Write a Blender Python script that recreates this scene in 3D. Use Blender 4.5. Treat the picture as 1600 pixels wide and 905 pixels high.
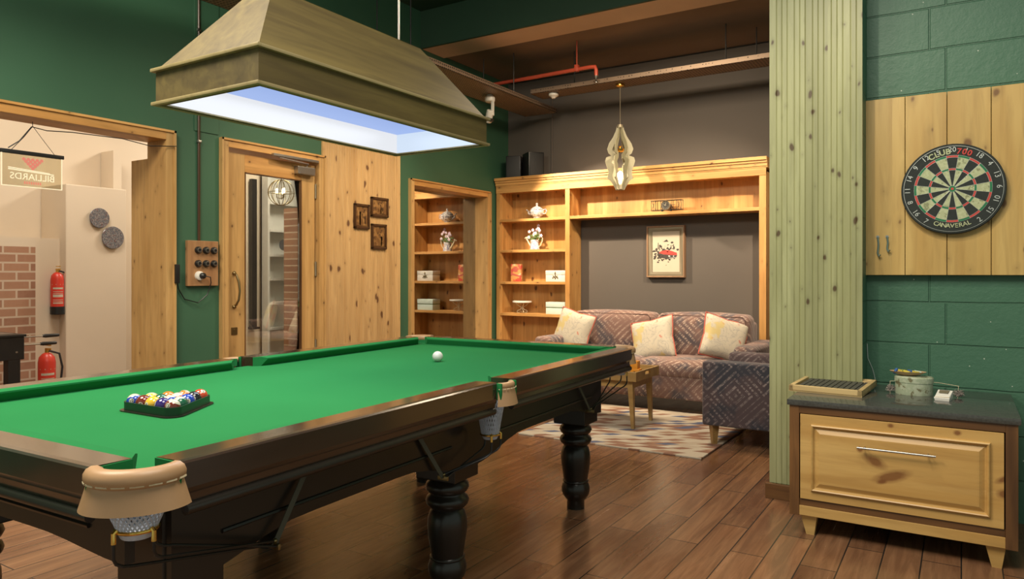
import bpy, bmesh, math, random
from mathutils import Vector, Matrix, Euler
random.seed(7)
PI = math.pi
sc = bpy.context.scene
for o in list(bpy.data.objects): bpy.data.objects.remove(o)
col = sc.collection

# ------------------------------------------------------------ camera, world, lights, exposure
cd = bpy.data.cameras.new('camera'); cam = bpy.data.objects.new('camera', cd); col.objects.link(cam)
cam.location = (0, 0, 1.27); cam.rotation_euler = (PI/2, 0, math.radians(31.9))
cd.sensor_width = 36; cd.lens = 36*1128/1600; cd.shift_y = -(452.5-428)/1600; cd.clip_start = .02
sc.camera = cam
w = bpy.data.worlds.new('world'); sc.world = w; w.use_nodes = True
w.node_tree.nodes['Background'].inputs[0].default_value = (.86, 1.0, .86, 1)
w.node_tree.nodes['Background'].inputs[1].default_value = .42
sc.view_settings.view_transform = 'Standard'; sc.view_settings.look = 'None'
sc.view_settings.exposure = 0.0; sc.view_settings.gamma = 1; sc.view_settings.use_curve_mapping = False

def light(name, kind, loc, power, color, aim=None, **k):
    l = bpy.data.lights.new(name, kind); l.energy = power; l.color = color
    for a, b in k.items(): setattr(l, a, b)
    o = bpy.data.objects.new(name, l); col.objects.link(o); o.location = loc
    if aim is not None:
        o.rotation_euler = (Vector(aim)-Vector(loc)).to_track_quat('-Z', 'Y').to_euler()
    return o
WARM = (1, .80, .56); NEUT = (1, .92, .80)
light('spot_lounge_left', 'SPOT', (-4.28, 6.42, 2.86), 330, WARM, (-3.2, 7.8, .9), spot_size=1.45, spot_blend=.35, shadow_soft_size=.03)
light('spot_lounge_right', 'SPOT', (-1.0, 5.9, 3.2), 330, WARM, (-3.1, 7.7, .9), spot_size=1.25, spot_blend=.6, shadow_soft_size=.03)
light('lounge_downlight', 'AREA', (-2.4, 5.6, 3.55), 90, WARM, (-2.4, 6.2, 0), size=.8)  # unseen soft light added as fill for the lounge
light('wall_washer', 'SPOT', (-3.4, 3.9, 3.6), 115, WARM, (-4.95, 4.6, 1.1), spot_size=1.3, spot_blend=.8, shadow_soft_size=.06)  # unseen spot added to brighten the left wall
light('wall_washer_far', 'SPOT', (-3.6, 5.2, 3.4), 95, WARM, (-4.95, 5.6, 1.2), spot_size=1.2, spot_blend=.8, shadow_soft_size=.06)  # also added, lifts the far part of the left wall
light('hall_light', 'AREA', (-.6, 1.2, 3.9), 100, NEUT, (-.6, 2.2, 0), size=1.6)  # added overhead fill in place of track lights, no fitting here
light('hall_light_left', 'AREA', (-3.2, .6, 3.9), 190, (1, .88, .70), (-3.8, 1.2, 0), size=1.4)  # added warm fill that lifts the left wall and trims
light('dart_spot', 'SPOT', (-.9, 2.6, 3.6), 105, (1, .88, .66), (.0, 4.4, 1.3), spot_size=1.1, spot_blend=.8, shadow_soft_size=.04)  # spot added to light the dart wall, no fitting modelled
light('back_room_light', 'AREA', (-6.3, 3.0, 3.6), 52, (1, .90, .76), (-6.9, 3.6, 0), size=1.0)  # unseen area light added to light the room beyond
light('back_room_light_far', 'AREA', (-6.5, 6.0, 3.6), 85, (1, .90, .76), (-6.9, 6.2, 0), size=.8)  # added likewise to brighten what shows behind the glazed door

# ------------------------------------------------------------ node helpers / materials
class NT:
    def __init__(s, name):
        s.m = bpy.data.materials.new(name); s.m.use_nodes = True; s.t = s.m.node_tree
        s.b = s.t.nodes['Principled BSDF']; s.oc = None
    def n(s, kind, **k):
        q = s.t.nodes.new(kind)
        for a, b in k.items(): setattr(q, a, b)
        return q
    def l(s, a, b): s.t.links.new(a, b)
    def co(s):
        if not s.oc: s.oc = s.n('ShaderNodeTexCoord').outputs['Object']
        return s.oc
    def put(s, sock, v):
        if isinstance(v, (int, float)): sock.default_value = v
        elif isinstance(v, tuple): sock.default_value = v if len(v) == len(sock.default_value) else (*v, 1)
        else: s.l(v, sock)
    def math(s, op, a, b=0, c=0):
        q = s.n('ShaderNodeMath', operation=op)
        for i, v in enumerate((a, b, c)): s.put(q.inputs[i], v)
        return q.outputs[0]
    def xyz(s, v=None):
        q = s.n('ShaderNodeSeparateXYZ'); s.l(v or s.co(), q.inputs[0]); return q.outputs
    def comb(s, x, y, z=0):
        q = s.n('ShaderNodeCombineXYZ')
        for i, v in enumerate((x, y, z)): s.put(q.inputs[i], v)
        return q.outputs[0]
    def map(s, scale=(1, 1, 1), loc=(0, 0, 0), v=None):
        q = s.n('ShaderNodeMapping'); s.l(v or s.co(), q.inputs[0])
        q.inputs['Scale'].default_value = scale; q.inputs['Location'].default_value = loc; return q.outputs[0]
    def noise(s, v, scale=5, detail=3, rough=.5, dist=0, out=0):
        q = s.n('ShaderNodeTexNoise'); s.l(v, q.inputs['Vector']); q.inputs['Scale'].default_value = scale
        q.inputs['Detail'].default_value = detail; q.inputs['Roughness'].default_value = rough; q.inputs['Distortion'].default_value = dist
        return q.outputs[out]
    def wn(s, v, out=0):
        q = s.n('ShaderNodeTexWhiteNoise', noise_dimensions='3D'); s.l(v, q.inputs['Vector']); return q.outputs[out]
    def ramp(s, f, *stops, interp='LINEAR'):
        q = s.n('ShaderNodeValToRGB'); s.l(f, q.inputs[0]); r = q.color_ramp; r.interpolation = interp
        while len(r.elements) < len(stops): r.elements.new(.5)
        for e, (p, c) in zip(r.elements, stops):
            e.position = p; e.color = (*c, 1) if isinstance(c, tuple) else (c, c, c, 1)
        return q.outputs[0]
    def mix(s, f, a, b, mode='MIX'):
        q = s.n('ShaderNodeMix', data_type='RGBA', blend_type=mode)
        s.put(q.inputs[0], f); s.put(q.inputs[6], a); s.put(q.inputs[7], b); return q.outputs[2]
    def base(s, c): s.put(s.b.inputs['Base Color'], c); return s
    def rough(s, r): s.put(s.b.inputs['Roughness'], r); return s
    def bump(s, h, strength=.3, dist=.01):
        q = s.n('ShaderNodeBump'); q.inputs['Strength'].default_value = strength; q.inputs['Distance'].default_value = dist
        s.l(h, q.inputs['Height']); s.l(q.outputs[0], s.b.inputs['Normal']); return s

def plain(name, c, rough=.5, metal=0, vary=.12, scale=12, bump=0, **k):
    n = NT(name); f = n.noise(n.co(), scale, 3)
    a = tuple(x*(1-vary) for x in c); b = tuple(min(1, x*(1+vary)) for x in c)
    n.base(n.mix(f, a, b)).rough(rough); n.b.inputs['Metallic'].default_value = metal
    for q, v in k.items(): n.b.inputs[q.replace('_', ' ')].default_value = v
    if bump: n.bump(n.noise(n.co(), scale*6, 4), bump, .004)
    return n.m

def wood(name, c1, c2, axis='Z', knots=.5, ks=1.0, plank=None, rough=.45, knotcol=(.10, .035, .012), grain=1.0, coat=0, vary=.25):
    """pine-like wood; grain runs along axis; plank=(axis index, width, offset) shifts tone board by board"""
    n = NT(name); X = list(n.xyz()); ai = 'XYZ'.index(axis)
    v = n.co(); tone = None
    if plank:
        pid = n.math('FLOOR', n.math('DIVIDE', n.math('ADD', X[plank[0]], plank[2]), plank[1]))
        rnd = n.wn(n.comb(pid, 3.7, 1.1)); tone = rnd
        sh = n.math('MULTIPLY', rnd, 37.0)
        Y = list(X); Y[ai] = n.math('ADD', X[ai], sh); v = n.comb(*Y)
    s = [1, 1, 1]; s[ai] = .09
    g = n.noise(n.map(tuple(x*26*grain for x in s), v=v), 1, 4, .6, .6)
    g2 = n.noise(n.map(tuple(x*7*grain for x in s), (3, 1, 2), v=v), 1, 2, .5, 1.2)
    c = n.mix(n.ramp(g2, (.3, 0.0), (.7, 1.0)), c1, c2)
    c = n.mix(n.ramp(g, (.45, 0.0), (.75, .5)), c, tuple(x*.62 for x in c2))
    if tone: c = n.mix(n.math('MULTIPLY', tone, vary), c, tuple(x*.6 for x in c2))
    if knots:
        s = [1, 1, 1]; s[ai] = .62
        wob = n.noise(v, 9, 2, out=1)
        vv = n.n('ShaderNodeVectorMath', operation='MULTIPLY_ADD'); n.l(wob, vv.inputs[0]); vv.inputs[1].default_value = (.03, .03, .03); n.l(v, vv.inputs[2])
        Q = n.xyz(vv.outputs[0]); hv = n.math('ADD', Q[0], Q[1]); ku, kv = (1, .6) if axis == 'Z' else (.6, 1)
        q = n.n('ShaderNodeTexVoronoi', voronoi_dimensions='2D'); n.l(n.comb(n.math('MULTIPLY', hv, 6.5*ks*ku), n.math('MULTIPLY', Q[2], 6.5*ks*kv)), q.inputs['Vector']); q.inputs['Scale'].default_value = 1
        d = q.outputs['Distance']; rr = n.wn(q.outputs['Color'])
        rad = n.math('SUBTRACT', n.math('MULTIPLY', n.math('MULTIPLY', rr, rr), .14*knots), .03)
        k = n.math('SUBTRACT', d, rad)
        kk = n.ramp(k, (.0, 1.0), (.05, .0)); halo = n.ramp(k, (.0, 1.0), (.16, .0))
        c = n.mix(n.math('MULTIPLY', halo, .35), c, tuple(x*.45 for x in c2)); c = n.mix(n.math('MULTIPLY', kk, .9), c, knotcol)
    n.base(c).rough(rough).bump(g, .08, .003)
    if coat: n.b.inputs['Coat Weight'].default_value = coat; n.b.inputs['Coat Roughness'].default_value = .15
    return n.m

M = {}
PA, PB = (.68, .38, .13), (.48, .235, .065)
M['pine'] = wood('pine', PA, PB, 'Z', .8, plank=(0, .11, 0))
M['pine_y'] = wood('pine_y', PA, PB, 'Z', .5, plank=(1, .13, 0))
M['pine_trim_h'] = wood('pine_trim_h', PA, PB, 'Y', .5)
M['pine_h'] = wood('pine_h', PA, PB, 'X', .5)
M['bead'] = wood('bead', (.64, .42, .19), (.50, .30, .12), 'Z', 1.0, .95, plank=(1, .09, .02))
M['pillar'] = wood('pillar', (.40, .41, .215), (.31, .315, .15), 'Z', .8, 1.25, plank=(0, .118, .03), knotcol=(.07, .035, .012), vary=.35)
M['dart_wood'] = wood('dart_wood', (.62, .43, .15), (.50, .31, .09), 'Z', .65, .8, plank=(0, .194, .45), knotcol=(.16, .07, .02))
M['drawer'] = wood('drawer', (.60, .39, .14), (.46, .26, .075), 'X', .0, .55, rough=.35)
M['brown_wood'] = wood('brown_wood', (.25, .115, .036), (.060, .025, .009), 'X', 0, rough=.4)
M['brown_wood_z'] = wood('brown_wood_z', (.25, .115, .036), (.060, .025, .009), 'Z', 0, rough=.4)
M['hood'] = wood('hood', (.140, .104, .030), (.078, .055, .016), 'Y', .0, grain=1.3, rough=.6)
M['hood_bead'] = wood('hood_bead', (.34, .275, .135), (.26, .205, .09), 'Y', 0, rough=.45)
M['rail'] = wood('rail', (.042, .023, .014), (.022, .013, .009), 'Y', 0, rough=.20, coat=.9)
M['ebony'] = plain('ebony', (.018, .014, .011), .28, vary=.3, scale=6)
M['board'] = wood('board', (.40, .22, .10), (.30, .15, .065), 'Z', .4)
M['table_wood'] = wood('table_wood', (.40, .25, .085), (.30, .17, .055), 'X', 0)
M['frame_wood'] = wood('frame_wood', (.075, .032, .012), (.04, .018, .008), 'Z', 0, rough=.3)
M['door_wood'] = wood('door_wood', (.58, .36, .14), (.44, .25, .085), 'Z', .4)
M['green_wall'] = plain('green_wall', (.040, .118, .066), .55, vary=.18, scale=1.3, bump=.05)
M['green_dark'] = plain('green_dark', (.018, .055, .030), .6, vary=.15, scale=2)
M['grey_wall'] = plain('grey_wall', (.105, .089, .076), .75, vary=.1, scale=1.5)
M['ceil_brown'] = plain('ceil_brown', (.20, .140, .098), .8, vary=.3, scale=1.2)
M['beam'] = plain('beam', (.62, .46, .33), .7, vary=.2, scale=1.5)
M['cream'] = plain('cream', (.72, .61, .47), .7, vary=.06, scale=1.5)
M['white'] = plain('white', (.72, .70, .64), .4, vary=.05)
M['black'] = plain('black', (.012, .012, .012), .4, vary=.3)
M['steel'] = plain('steel', (.42, .41, .39), .33, 1, vary=.08)
M['brass'] = plain('brass', (.80, .50, .12), .25, 1, vary=.12)
M['old_brass'] = plain('old_brass', (.30, .23, .11), .35, 1, vary=.2)
M['red'] = plain('red', (.62, .045, .025), .35, vary=.1)
M['red_pipe'] = plain('red_pipe', (.40, .06, .03), .4, vary=.2)
M['granite'] = plain('granite', (.060, .060, .054), .10, vary=.6, scale=90)
M['leather'] = plain('leather', (.43, .255, .130), .42, vary=.14, scale=9, bump=.1)
M['stitch'] = plain('stitch', (.62, .52, .34), .7)
M['net'] = plain('net', (.48, .52, .62), .7, vary=.2, scale=80)
M['rubber'] = plain('rubber', (.02, .02, .02), .6)
M['strap'] = plain('strap', (.075, .075, .055), .7)
M['bulb'] = NT('bulb').m
def emis(name, c, s):
    n = NT(name); n.base((0, 0, 0)); n.b.inputs['Emission Color'].default_value = (*c, 1); n.b.inputs['Emission Strength'].default_value = s; return n.m
M['bulb'] = emis('bulb_glow', (1, .80, .5), 14)
M['hood_light'] = emis('hood_light', (.82, .84, .88), .95)  # lit white of the liner walls, put in as emission
M['hood_light_blue'] = emis('hood_light_blue', (.30, .43, .80), .95)
M['hood_light_end'] = emis('hood_light_end', (.66, .78, .95), .95)  # bluish lit tone of the liner ends, also put in as emission
M['sign_glow'] = emis('sign_glow', (1, .82, .52), 1.1)
M['sign_red'] = emis('sign_red', (1, .30, .2), .75)
def cloth():
    n = NT('cloth'); f = n.noise(n.co(), 2.5, 3); n.base(n.mix(f, (.017, .168, .050), (.022, .195, .060))).rough(.95)
    n.b.inputs['Specular IOR Level'].default_value = .1; n.bump(n.noise(n.co(), 600, 2), .08, .001); return n.m
M['cloth'] = cloth()
def glass(name, c, ior, rough=.0, alpha=None):
    n = NT(name); n.base(c).rough(rough); n.b.inputs['Transmission Weight'].default_value = 1; n.b.inputs['IOR'].default_value = ior; return n.m
M['clear'] = glass('clear_glass', (.95, .97, .95), 1.45)
def pane(name, refl, tint):
    n = NT(name); out = n.t.nodes['Material Output']; tr = n.n('ShaderNodeBsdfTransparent'); tr.inputs[0].default_value = (*tint, 1)
    gl = n.n('ShaderNodeBsdfGlossy'); gl.inputs['Roughness'].default_value = .0; gl.inputs[0].default_value = (.95, .95, .95, 1)
    fr = n.n('ShaderNodeFresnel'); fr.inputs[0].default_value = 1.5
    mx = n.n('ShaderNodeMixShader'); n.l(n.math('ADD', fr.outputs[0], refl), mx.inputs[0]); n.l(tr.outputs[0], mx.inputs[1]); n.l(gl.outputs[0], mx.inputs[2])
    n.l(mx.outputs[0], out.inputs[0]); return n.m
M['pane_mirror'] = pane('pane_mirror', .36, (.75, .78, .72)); M['pane'] = pane('pane_clear', .03, (.93, .94, .90))
M['acrylic'] = pane('acrylic', .02, (.90, .88, .80))

def floor_mat():
    n = NT('floor_tiles'); X = n.xyz(); v = n.comb(X[1], X[0])
    q = n.n('ShaderNodeTexBrick', offset=.37, offset_frequency=2); n.l(v, q.inputs['Vector'])
    for a, b in (('Color1', (0, 0, 0, 1)), ('Color2', (1, 1, 1, 1)), ('Mortar', (.5, .5, .5, 1)), ('Scale', 1), ('Mortar Size', .0030), ('Mortar Smooth', .1), ('Bias', 0), ('Brick Width', .92), ('Row Height', .150)): q.inputs[a].default_value = b
    row = n.math('FLOOR', n.math('DIVIDE', X[0], .150))
    g = n.noise(n.comb(n.math('MULTIPLY', X[0], 22), n.math('ADD', n.math('MULTIPLY', X[1], 1.6), n.math('MULTIPLY', n.wn(n.comb(row, 0, 0)), 30))), 1, 5, .62, .8)
    big = n.noise(n.comb(n.math('MULTIPLY', X[0], 5), n.math('MULTIPLY', X[1], 1.8), q.outputs[0]), 1, 3, .6)
    c = n.mix(q.outputs[0], (.135, .055, .026), (.330, .160, .075))
    c = n.mix(n.ramp(big, (.35, 0.0), (.75, .7)), c, (.34, .19, .10)); c = n.mix(n.ramp(g, (.4, .5), (.7, 0.0)), c, (.060, .024, .013))
    c = n.mix(q.outputs[1], c, (.022, .018, .015))
    n.base(c).rough(n.ramp(g, (.3, .16), (.7, .28))); n.b.inputs['Specular IOR Level'].default_value = .6
    n.bump(n.math('SUBTRACT', n.math('MULTIPLY', g, .25), q.outputs[1]), .25, .003); return n.m
M['floor'] = floor_mat()
def block_mat():
    n = NT('green_blocks'); X = n.xyz()
    wob = n.noise(n.co(), 3, 2); v = n.comb(n.math('ADD', X[0], .146), n.math('ADD', n.math('ADD', X[2], n.math('MULTIPLY', wob, .015)), .005))
    q = n.n('ShaderNodeTexBrick', offset=.877); n.l(v, q.inputs['Vector'])
    for a, b in (('Color1', (0, 0, 0, 1)), ('Color2', (1, 1, 1, 1)), ('Scale', 1), ('Mortar Size', .006), ('Mortar Smooth', .6), ('Brick Width', .62), ('Row Height', .226)): q.inputs[a].default_value = b
    f = n.noise(n.co(), 2.0, 4); c = n.mix(f, (.042, .120, .072), (.060, .160, .098)); c = n.mix(n.math('MULTIPLY', q.outputs[1], .28), c, (.012, .045, .026))
    vo = n.n('ShaderNodeTexVoronoi'); n.l(n.co(), vo.inputs['Vector']); vo.inputs['Scale'].default_value = 14
    sp = n.math('LESS_THAN', vo.outputs[0], .045); c = n.mix(sp, c, (.45, .5, .42))
    n.base(c).rough(.5); n.bump(n.math('SUBTRACT', n.math('MULTIPLY', n.noise(n.co(), 22, 5, .7), .5), q.outputs[1]), .7, .010); return n.m
M['blocks'] = block_mat()
def brick_mat():
    n = NT('bricks'); X = n.xyz(); q = n.n('ShaderNodeTexBrick'); n.l(n.comb(X[1], X[2]), q.inputs['Vector'])
    for a, b in (('Color1', (.28, .13, .08, 1)), ('Color2', (.42, .22, .13, 1)), ('Mortar', (.62, .52, .40, 1)), ('Scale', 1), ('Mortar Size', .009), ('Brick Width', .23), ('Row Height', .086)): q.inputs[a].default_value = b
    n.base(n.mix(n.noise(n.co(), 20, 4), q.outputs[0], n.mix(.5, q.outputs[0], (.5, .3, .2)))).rough(.85); n.bump(q.outputs[1], -.6, .01); return n.m
M['brick'] = brick_mat()
def kilim(name, P, base, light_, ring, blue, off=(0, 0)):
    n = NT(name); X = n.xyz(); st = .0075
    u0 = n.math('ADD', X[0], off[0]); v0 = n.math('ADD', n.math('ADD', X[2], X[1]), off[1])
    def snap(a): return n.math('MULTIPLY', n.math('FLOOR', n.math('DIVIDE', a, st)), st)
    u, v = snap(u0), snap(v0)
    def tri(a): return n.math('ABSOLUTE', n.math('SUBTRACT', n.math('FRACT', n.math('DIVIDE', a, P)), .5))
    D = n.math('ADD', tri(u), n.math('MULTIPLY', tri(v), 1.0))
    r = n.math('SINE', n.math('MULTIPLY', D, ring)); r = n.math('GREATER_THAN', r, .25)
    tooth = n.math('GREATER_THAN', n.math('SINE', n.math('MULTIPLY', n.math('SUBTRACT', u, v), 2*PI/.034)), -.5)
    dots = n.math('GREATER_THAN', n.noise(n.comb(u, v), 55, 1), .50)
    zone = n.noise(n.comb(u0, v0), 2.6, 2); fade = n.ramp(n.noise(n.co(), 6, 4), (.32, .1), (.62, 1.0))
    patt = n.math('MULTIPLY', n.math('MULTIPLY', r, tooth), n.math('ADD', n.math('MULTIPLY', dots, .6), .4))
    c = n.mix(n.ramp(n.noise(n.co(), 4.5, 3), (.46, 0.0), (.58, .9)), base, blue)
    c = n.mix(n.ramp(n.noise(n.co(), 3, 3, .5, 0), (.52, 0.0), (.7, .55)), c, tuple(x*1.5 for x in base))
    c = n.mix(n.math('MULTIPLY', n.math('MULTIPLY', patt, fade), .8), c, light_)
    n.base(c).rough(.9); n.bump(n.noise(n.co(), 300, 2), .1, .001); n.b.inputs['Sheen Weight'].default_value = .2; return n.m
M['kilim'] = kilim('kilim', .42, (.185, .105, .085), (.52, .39, .31), 38, (.070, .062, .074))
M['kilim2'] = kilim('kilim2', .40, (.085, .058, .062), (.34, .275, .26), 46, (.035, .038, .052), (.16, .02))
def floral():
    n = NT('floral'); v = n.map((1, 1, 1)); f = n.noise(v, 9, 4, .6, 1.2)
    line = n.ramp(f, (.47, 0.0), (.495, 1.0), (.52, 0.0)); c = n.mix(n.noise(v, 6, 2), (.44, .40, .31), (.52, .47, .38))
    c = n.mix(n.math('MULTIPLY', line, .8), c, (.30, .29, .27)); b = n.noise(n.map((1, 1, 1), (4, 2, 7)), 8, 3)
    c = n.mix(n.ramp(b, (.58, 0.0), (.64, .9)), c, (.50, .40, .17)); b2 = n.noise(n.map((1, 1, 1), (9, 5, 3)), 10, 3)
    c = n.mix(n.ramp(b2, (.645, 0.0), (.69, .8)), c, (.45, .12, .08)); n.base(c).rough(.9); return n.m
M['floral'] = floral()
M['piping_red'] = plain('piping_red', (.45, .10, .07), .8, vary=.3, scale=30)
M['piping_dark'] = plain('piping_dark', (.10, .055, .045), .8)
def rug_mat():
    n = NT('rug'); X = n.xyz(); rowf = n.math('DIVIDE', X[1], .075); row = n.math('FLOOR', rowf); fr = n.math('FRACT', rowf)
    u = n.math('ADD', n.math('DIVIDE', X[0], .088), n.math('MULTIPLY', fr, -.9)); u = n.math('ADD', u, n.math('MULTIPLY', row, .5))
    cell = n.comb(n.math('FLOOR', u), row, 1.3)
    c = n.ramp(n.wn(cell), (0, (.52, .45, .35)), (.36, (.25, .12, .075)), (.56, (.46, .38, .29)), (.72, (.075, .10, .19)), (.84, (.58, .52, .43)), (.93, (.33, .19, .12)), interp='CONSTANT')
    c = n.mix(n.math('MULTIPLY', n.noise(n.co(), 120, 2), .22), c, (.30, .25, .20)); n.base(c).rough(1); n.bump(n.noise(n.co(), 260, 2), .5, .004); return n.m
M['rug'] = rug_mat()
def speckle(name, a, b, c, scale=40, rough=.3):
    n = NT(name); f = n.noise(n.co(), scale, 3, .6); n.base(n.mix(n.ramp(f, (.5, 0.0), (.56, 1.0)), n.mix(n.ramp(n.noise(n.map((1, 1, 1), (5, 5, 5)), scale*.7, 2), (.56, 0.0), (.62, 1.0)), a, c), b)).rough(rough); return n.m
M['china'] = speckle('china', (.70, .68, .66), (.26, .27, .42), (.55, .30, .28), 45)
M['silver_china'] = speckle('silver_china', (.72, .70, .68), (.22, .21, .24), (.40, .36, .32), 70, .2)
M['plate'] = speckle('plate', (.10, .11, .13), (.24, .22, .22), (.13, .06, .06), 90, .15)
M['tin'] = speckle('tin', (.33, .38, .26), (.40, .44, .32), (.16, .15, .08), 40, .5)
M['redbox'] = speckle('redbox', (.60, .30, .10), (.50, .07, .05), (.70, .50, .30), 14, .4)
M['mint'] = plain('mint', (.60, .72, .66), .5, vary=.05)
M['petal'] = speckle('petal', (.82, .74, .76), (.60, .34, .45), (.42, .40, .62), 60, .6)
M['leaf'] = plain('leaf', (.13, .20, .06), .6, vary=.3)
def perforated():
    n = NT('perforated'); q = n.n('ShaderNodeTexVoronoi', distance='EUCLIDEAN'); n.l(n.map((1, 1, 1)), q.inputs['Vector']); q.inputs['Scale'].default_value = 32; q.inputs['Randomness'].default_value = .15
    n.base(n.mix(n.math('LESS_THAN', q.outputs[0], .30), (.27, .19, .13), (.05, .035, .025))).rough(.5); n.b.inputs['Metallic'].default_value = .4; return n.m
M['tray'] = perforated()
M['fin'] = plain('fin', (.27, .25, .16), .5, vary=.12, scale=20)
M['bone'] = plain('bone', (.62, .58, .42), .45, vary=.12, scale=20)
M['paper'] = plain('paper', (.56, .49, .38), .8, vary=.05)
M['pewter'] = plain('pewter', (.26, .22, .15), .45, .5, vary=.15)
M['ink'] = plain('ink', (.06, .05, .045), .8, vary=.5, scale=40)
M['copper'] = speckle('copper', (.16, .075, .025), (.28, .15, .05), (.06, .028, .012), 26, .35)
M['screen_wood'] = plain('screen_wood', (.50, .30, .12), .5)
M['cell'] = plain('cell', (.045, .043, .040), .4, vary=.8, scale=60)
M['orange'] = plain('orange', (.75, .30, .03), .4); M['dirty'] = plain('dirty', (.30, .26, .23), .9, vary=.6, scale=60)
M['blue'] = plain('blue', (.04, .12, .35), .4); M['yellow'] = plain('yellow', (.60, .50, .08), .4); M['hook'] = plain('hook', (.25, .33, .30), .3, .8)
M['dart_black'] = plain('dart_black', (.022, .028, .026), .85, vary=.3, scale=60)
M['dart_cream'] = speckle('dart_cream', (.40, .44, .26), (.46, .50, .31), (.24, .26, .15), 60, .9)
M['dart_red'] = plain('dart_red', (.50, .06, .05), .8); M['dart_green'] = plain('dart_green', (.02, .17, .07), .8)
M['wire'] = plain('wire', (.55, .58, .55), .4, .6)

# ------------------------------------------------------------ mesh helpers
class MB:
    def __init__(s): s.bm = bmesh.new(); s.mats = []; s.cur = 0; s.X = Matrix.Identity(4)
    def mat(s, m):
        if m not in s.mats: s.mats.append(m)
        s.cur = s.mats.index(m); return s
    def add(s, t, mx=None):
        for f in t.faces: f.material_index = s.cur
        me = bpy.data.meshes.new('t'); t.to_mesh(me); t.free()
        me.transform(s.X @ mx if mx is not None else s.X); s.bm.from_mesh(me); bpy.data.meshes.remove(me); return s
    def box(s, x0, x1, y0, y1, z0, z1, bev=0, seg=2, mx=None):
        t = bmesh.new(); bmesh.ops.create_cube(t, size=1)
        bmesh.ops.scale(t, vec=(abs(x1-x0), abs(y1-y0), abs(z1-z0)), verts=t.verts); bmesh.ops.translate(t, vec=((x0+x1)/2, (y0+y1)/2, (z0+z1)/2), verts=t.verts)
        if bev: bmesh.ops.bevel(t, geom=t.edges[:], offset=bev, segments=seg, profile=.6, affect='EDGES')
        return s.add(t, mx)
    def lathe(s, prof, seg=24, c=(0, 0, 0), axis='Z', mx=None, caps=True):
        t = bmesh.new(); rings = []
        for r, z in prof: rings.append([t.verts.new((max(r, 1e-4)*math.cos(2*PI*i/seg), max(r, 1e-4)*math.sin(2*PI*i/seg), z)) for i in range(seg)])
        for a, b in zip(rings, rings[1:]):
            for i in range(seg): t.faces.new((a[i], a[(i+1) % seg], b[(i+1) % seg], b[i]))
        if caps: t.faces.new(rings[0][::-1]); t.faces.new(rings[-1])
        bmesh.ops.recalc_face_normals(t, faces=t.faces[:])
        R = {'Z': Matrix.Identity(4), 'X': Matrix.Rotation(PI/2, 4, 'Y'), 'Y': Matrix.Rotation(-PI/2, 4, 'X')}[axis]
        m = Matrix.Translation(c) @ R
        return s.add(t, mx @ m if mx is not None else m)
    def cyl(s, c, r, h, axis='Z', seg=20, r2=None): return s.lathe([(r, 0), (r2 if r2 is not None else r, h)], seg, c, axis)
    def sph(s, c, r, seg=16, sc=(1, 1, 1)):
        t = bmesh.new(); bmesh.ops.create_uvsphere(t, u_segments=seg, v_segments=max(6, seg//2), radius=r)
        return s.add(t, Matrix.Translation(c) @ Matrix.Diagonal((*sc, 1)))
    def tube(s, pts, r, seg=8, closed=False, rad=None):
        pts = [Vector(p) for p in pts]; n = len(pts); t = bmesh.new(); rings = []
        prev = None
        for i, p in enumerate(pts):
            a = pts[(i-1) % n] if (closed or i > 0) else p; b = pts[(i+1) % n] if (closed or i < n-1) else p
            d = (b-a).normalized()
            if prev is None: nrm = d.orthogonal().normalized()
            else:
                nrm = prev - d*prev.dot(d); nrm = nrm.normalized() if nrm.length > 1e-6 else d.orthogonal().normalized()
            prev = nrm; bn = d.cross(nrm); rr = rad[i] if rad else r
            rings.append([t.verts.new(p+rr*(math.cos(2*PI*k/seg)*nrm+math.sin(2*PI*k/seg)*bn)) for k in range(seg)])
        m = n if closed else n-1
        for i in range(m):
            a, b = rings[i], rings[(i+1) % n]
            for k in range(seg): t.faces.new((a[k], a[(k+1) % seg], b[(k+1) % seg], b[k]))
        if not closed: t.faces.new(rings[0][::-1]); t.faces.new(rings[-1])
        bmesh.ops.recalc_face_normals(t, faces=t.faces[:]); return s.add(t)
    def prism(s, poly, z0, z1, mx=None):
        """polygon in XY extruded in Z, then mx"""
        t = bmesh.new(); a = [t.verts.new((x, y, z0)) for x, y in poly]; b = [t.verts.new((x, y, z1)) for x, y in poly]; n = len(poly)
        t.faces.new(a[::-1]); t.faces.new(b)
        for i in range(n): t.faces.new((a[i], a[(i+1) % n], b[(i+1) % n], b[i]))
        bmesh.ops.recalc_face_normals(t, faces=t.faces[:]); return s.add(t, mx)
    def loft(s, rings, closed=True, caps=True):
        t = bmesh.new(); R = [[t.verts.new(p) for p in r] for r in rings]; n = len(R[0])
        for a, b in zip(R, R[1:]):
            for i in range(n if closed else n-1): t.faces.new((a[i], a[(i+1) % n], b[(i+1) % n], b[i]))
        if caps: t.faces.new(R[0][::-1]); t.faces.new(R[-1])
        bmesh.ops.recalc_face_normals(t, faces=t.faces[:]); return s.add(t)
    def text(s, string, size, mx, depth=.0004, align='CENTER', shear=0, off=0):
        cu = bpy.data.curves.new('txt', 'FONT'); cu.body = string; cu.size = size; cu.extrude = depth; cu.align_x = align; cu.align_y = 'CENTER'; cu.shear = shear; cu.offset = off; cu.resolution_u = 3
        o = bpy.data.objects.new('txt', cu); col.objects.link(o); dg = bpy.context.evaluated_depsgraph_get()
        me = bpy.data.meshes.new_from_object(o.evaluated_get(dg)); t = bmesh.new(); t.from_mesh(me)
        bpy.data.objects.remove(o); bpy.data.curves.remove(cu); bpy.data.meshes.remove(me); return s.add(t, mx)
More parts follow.
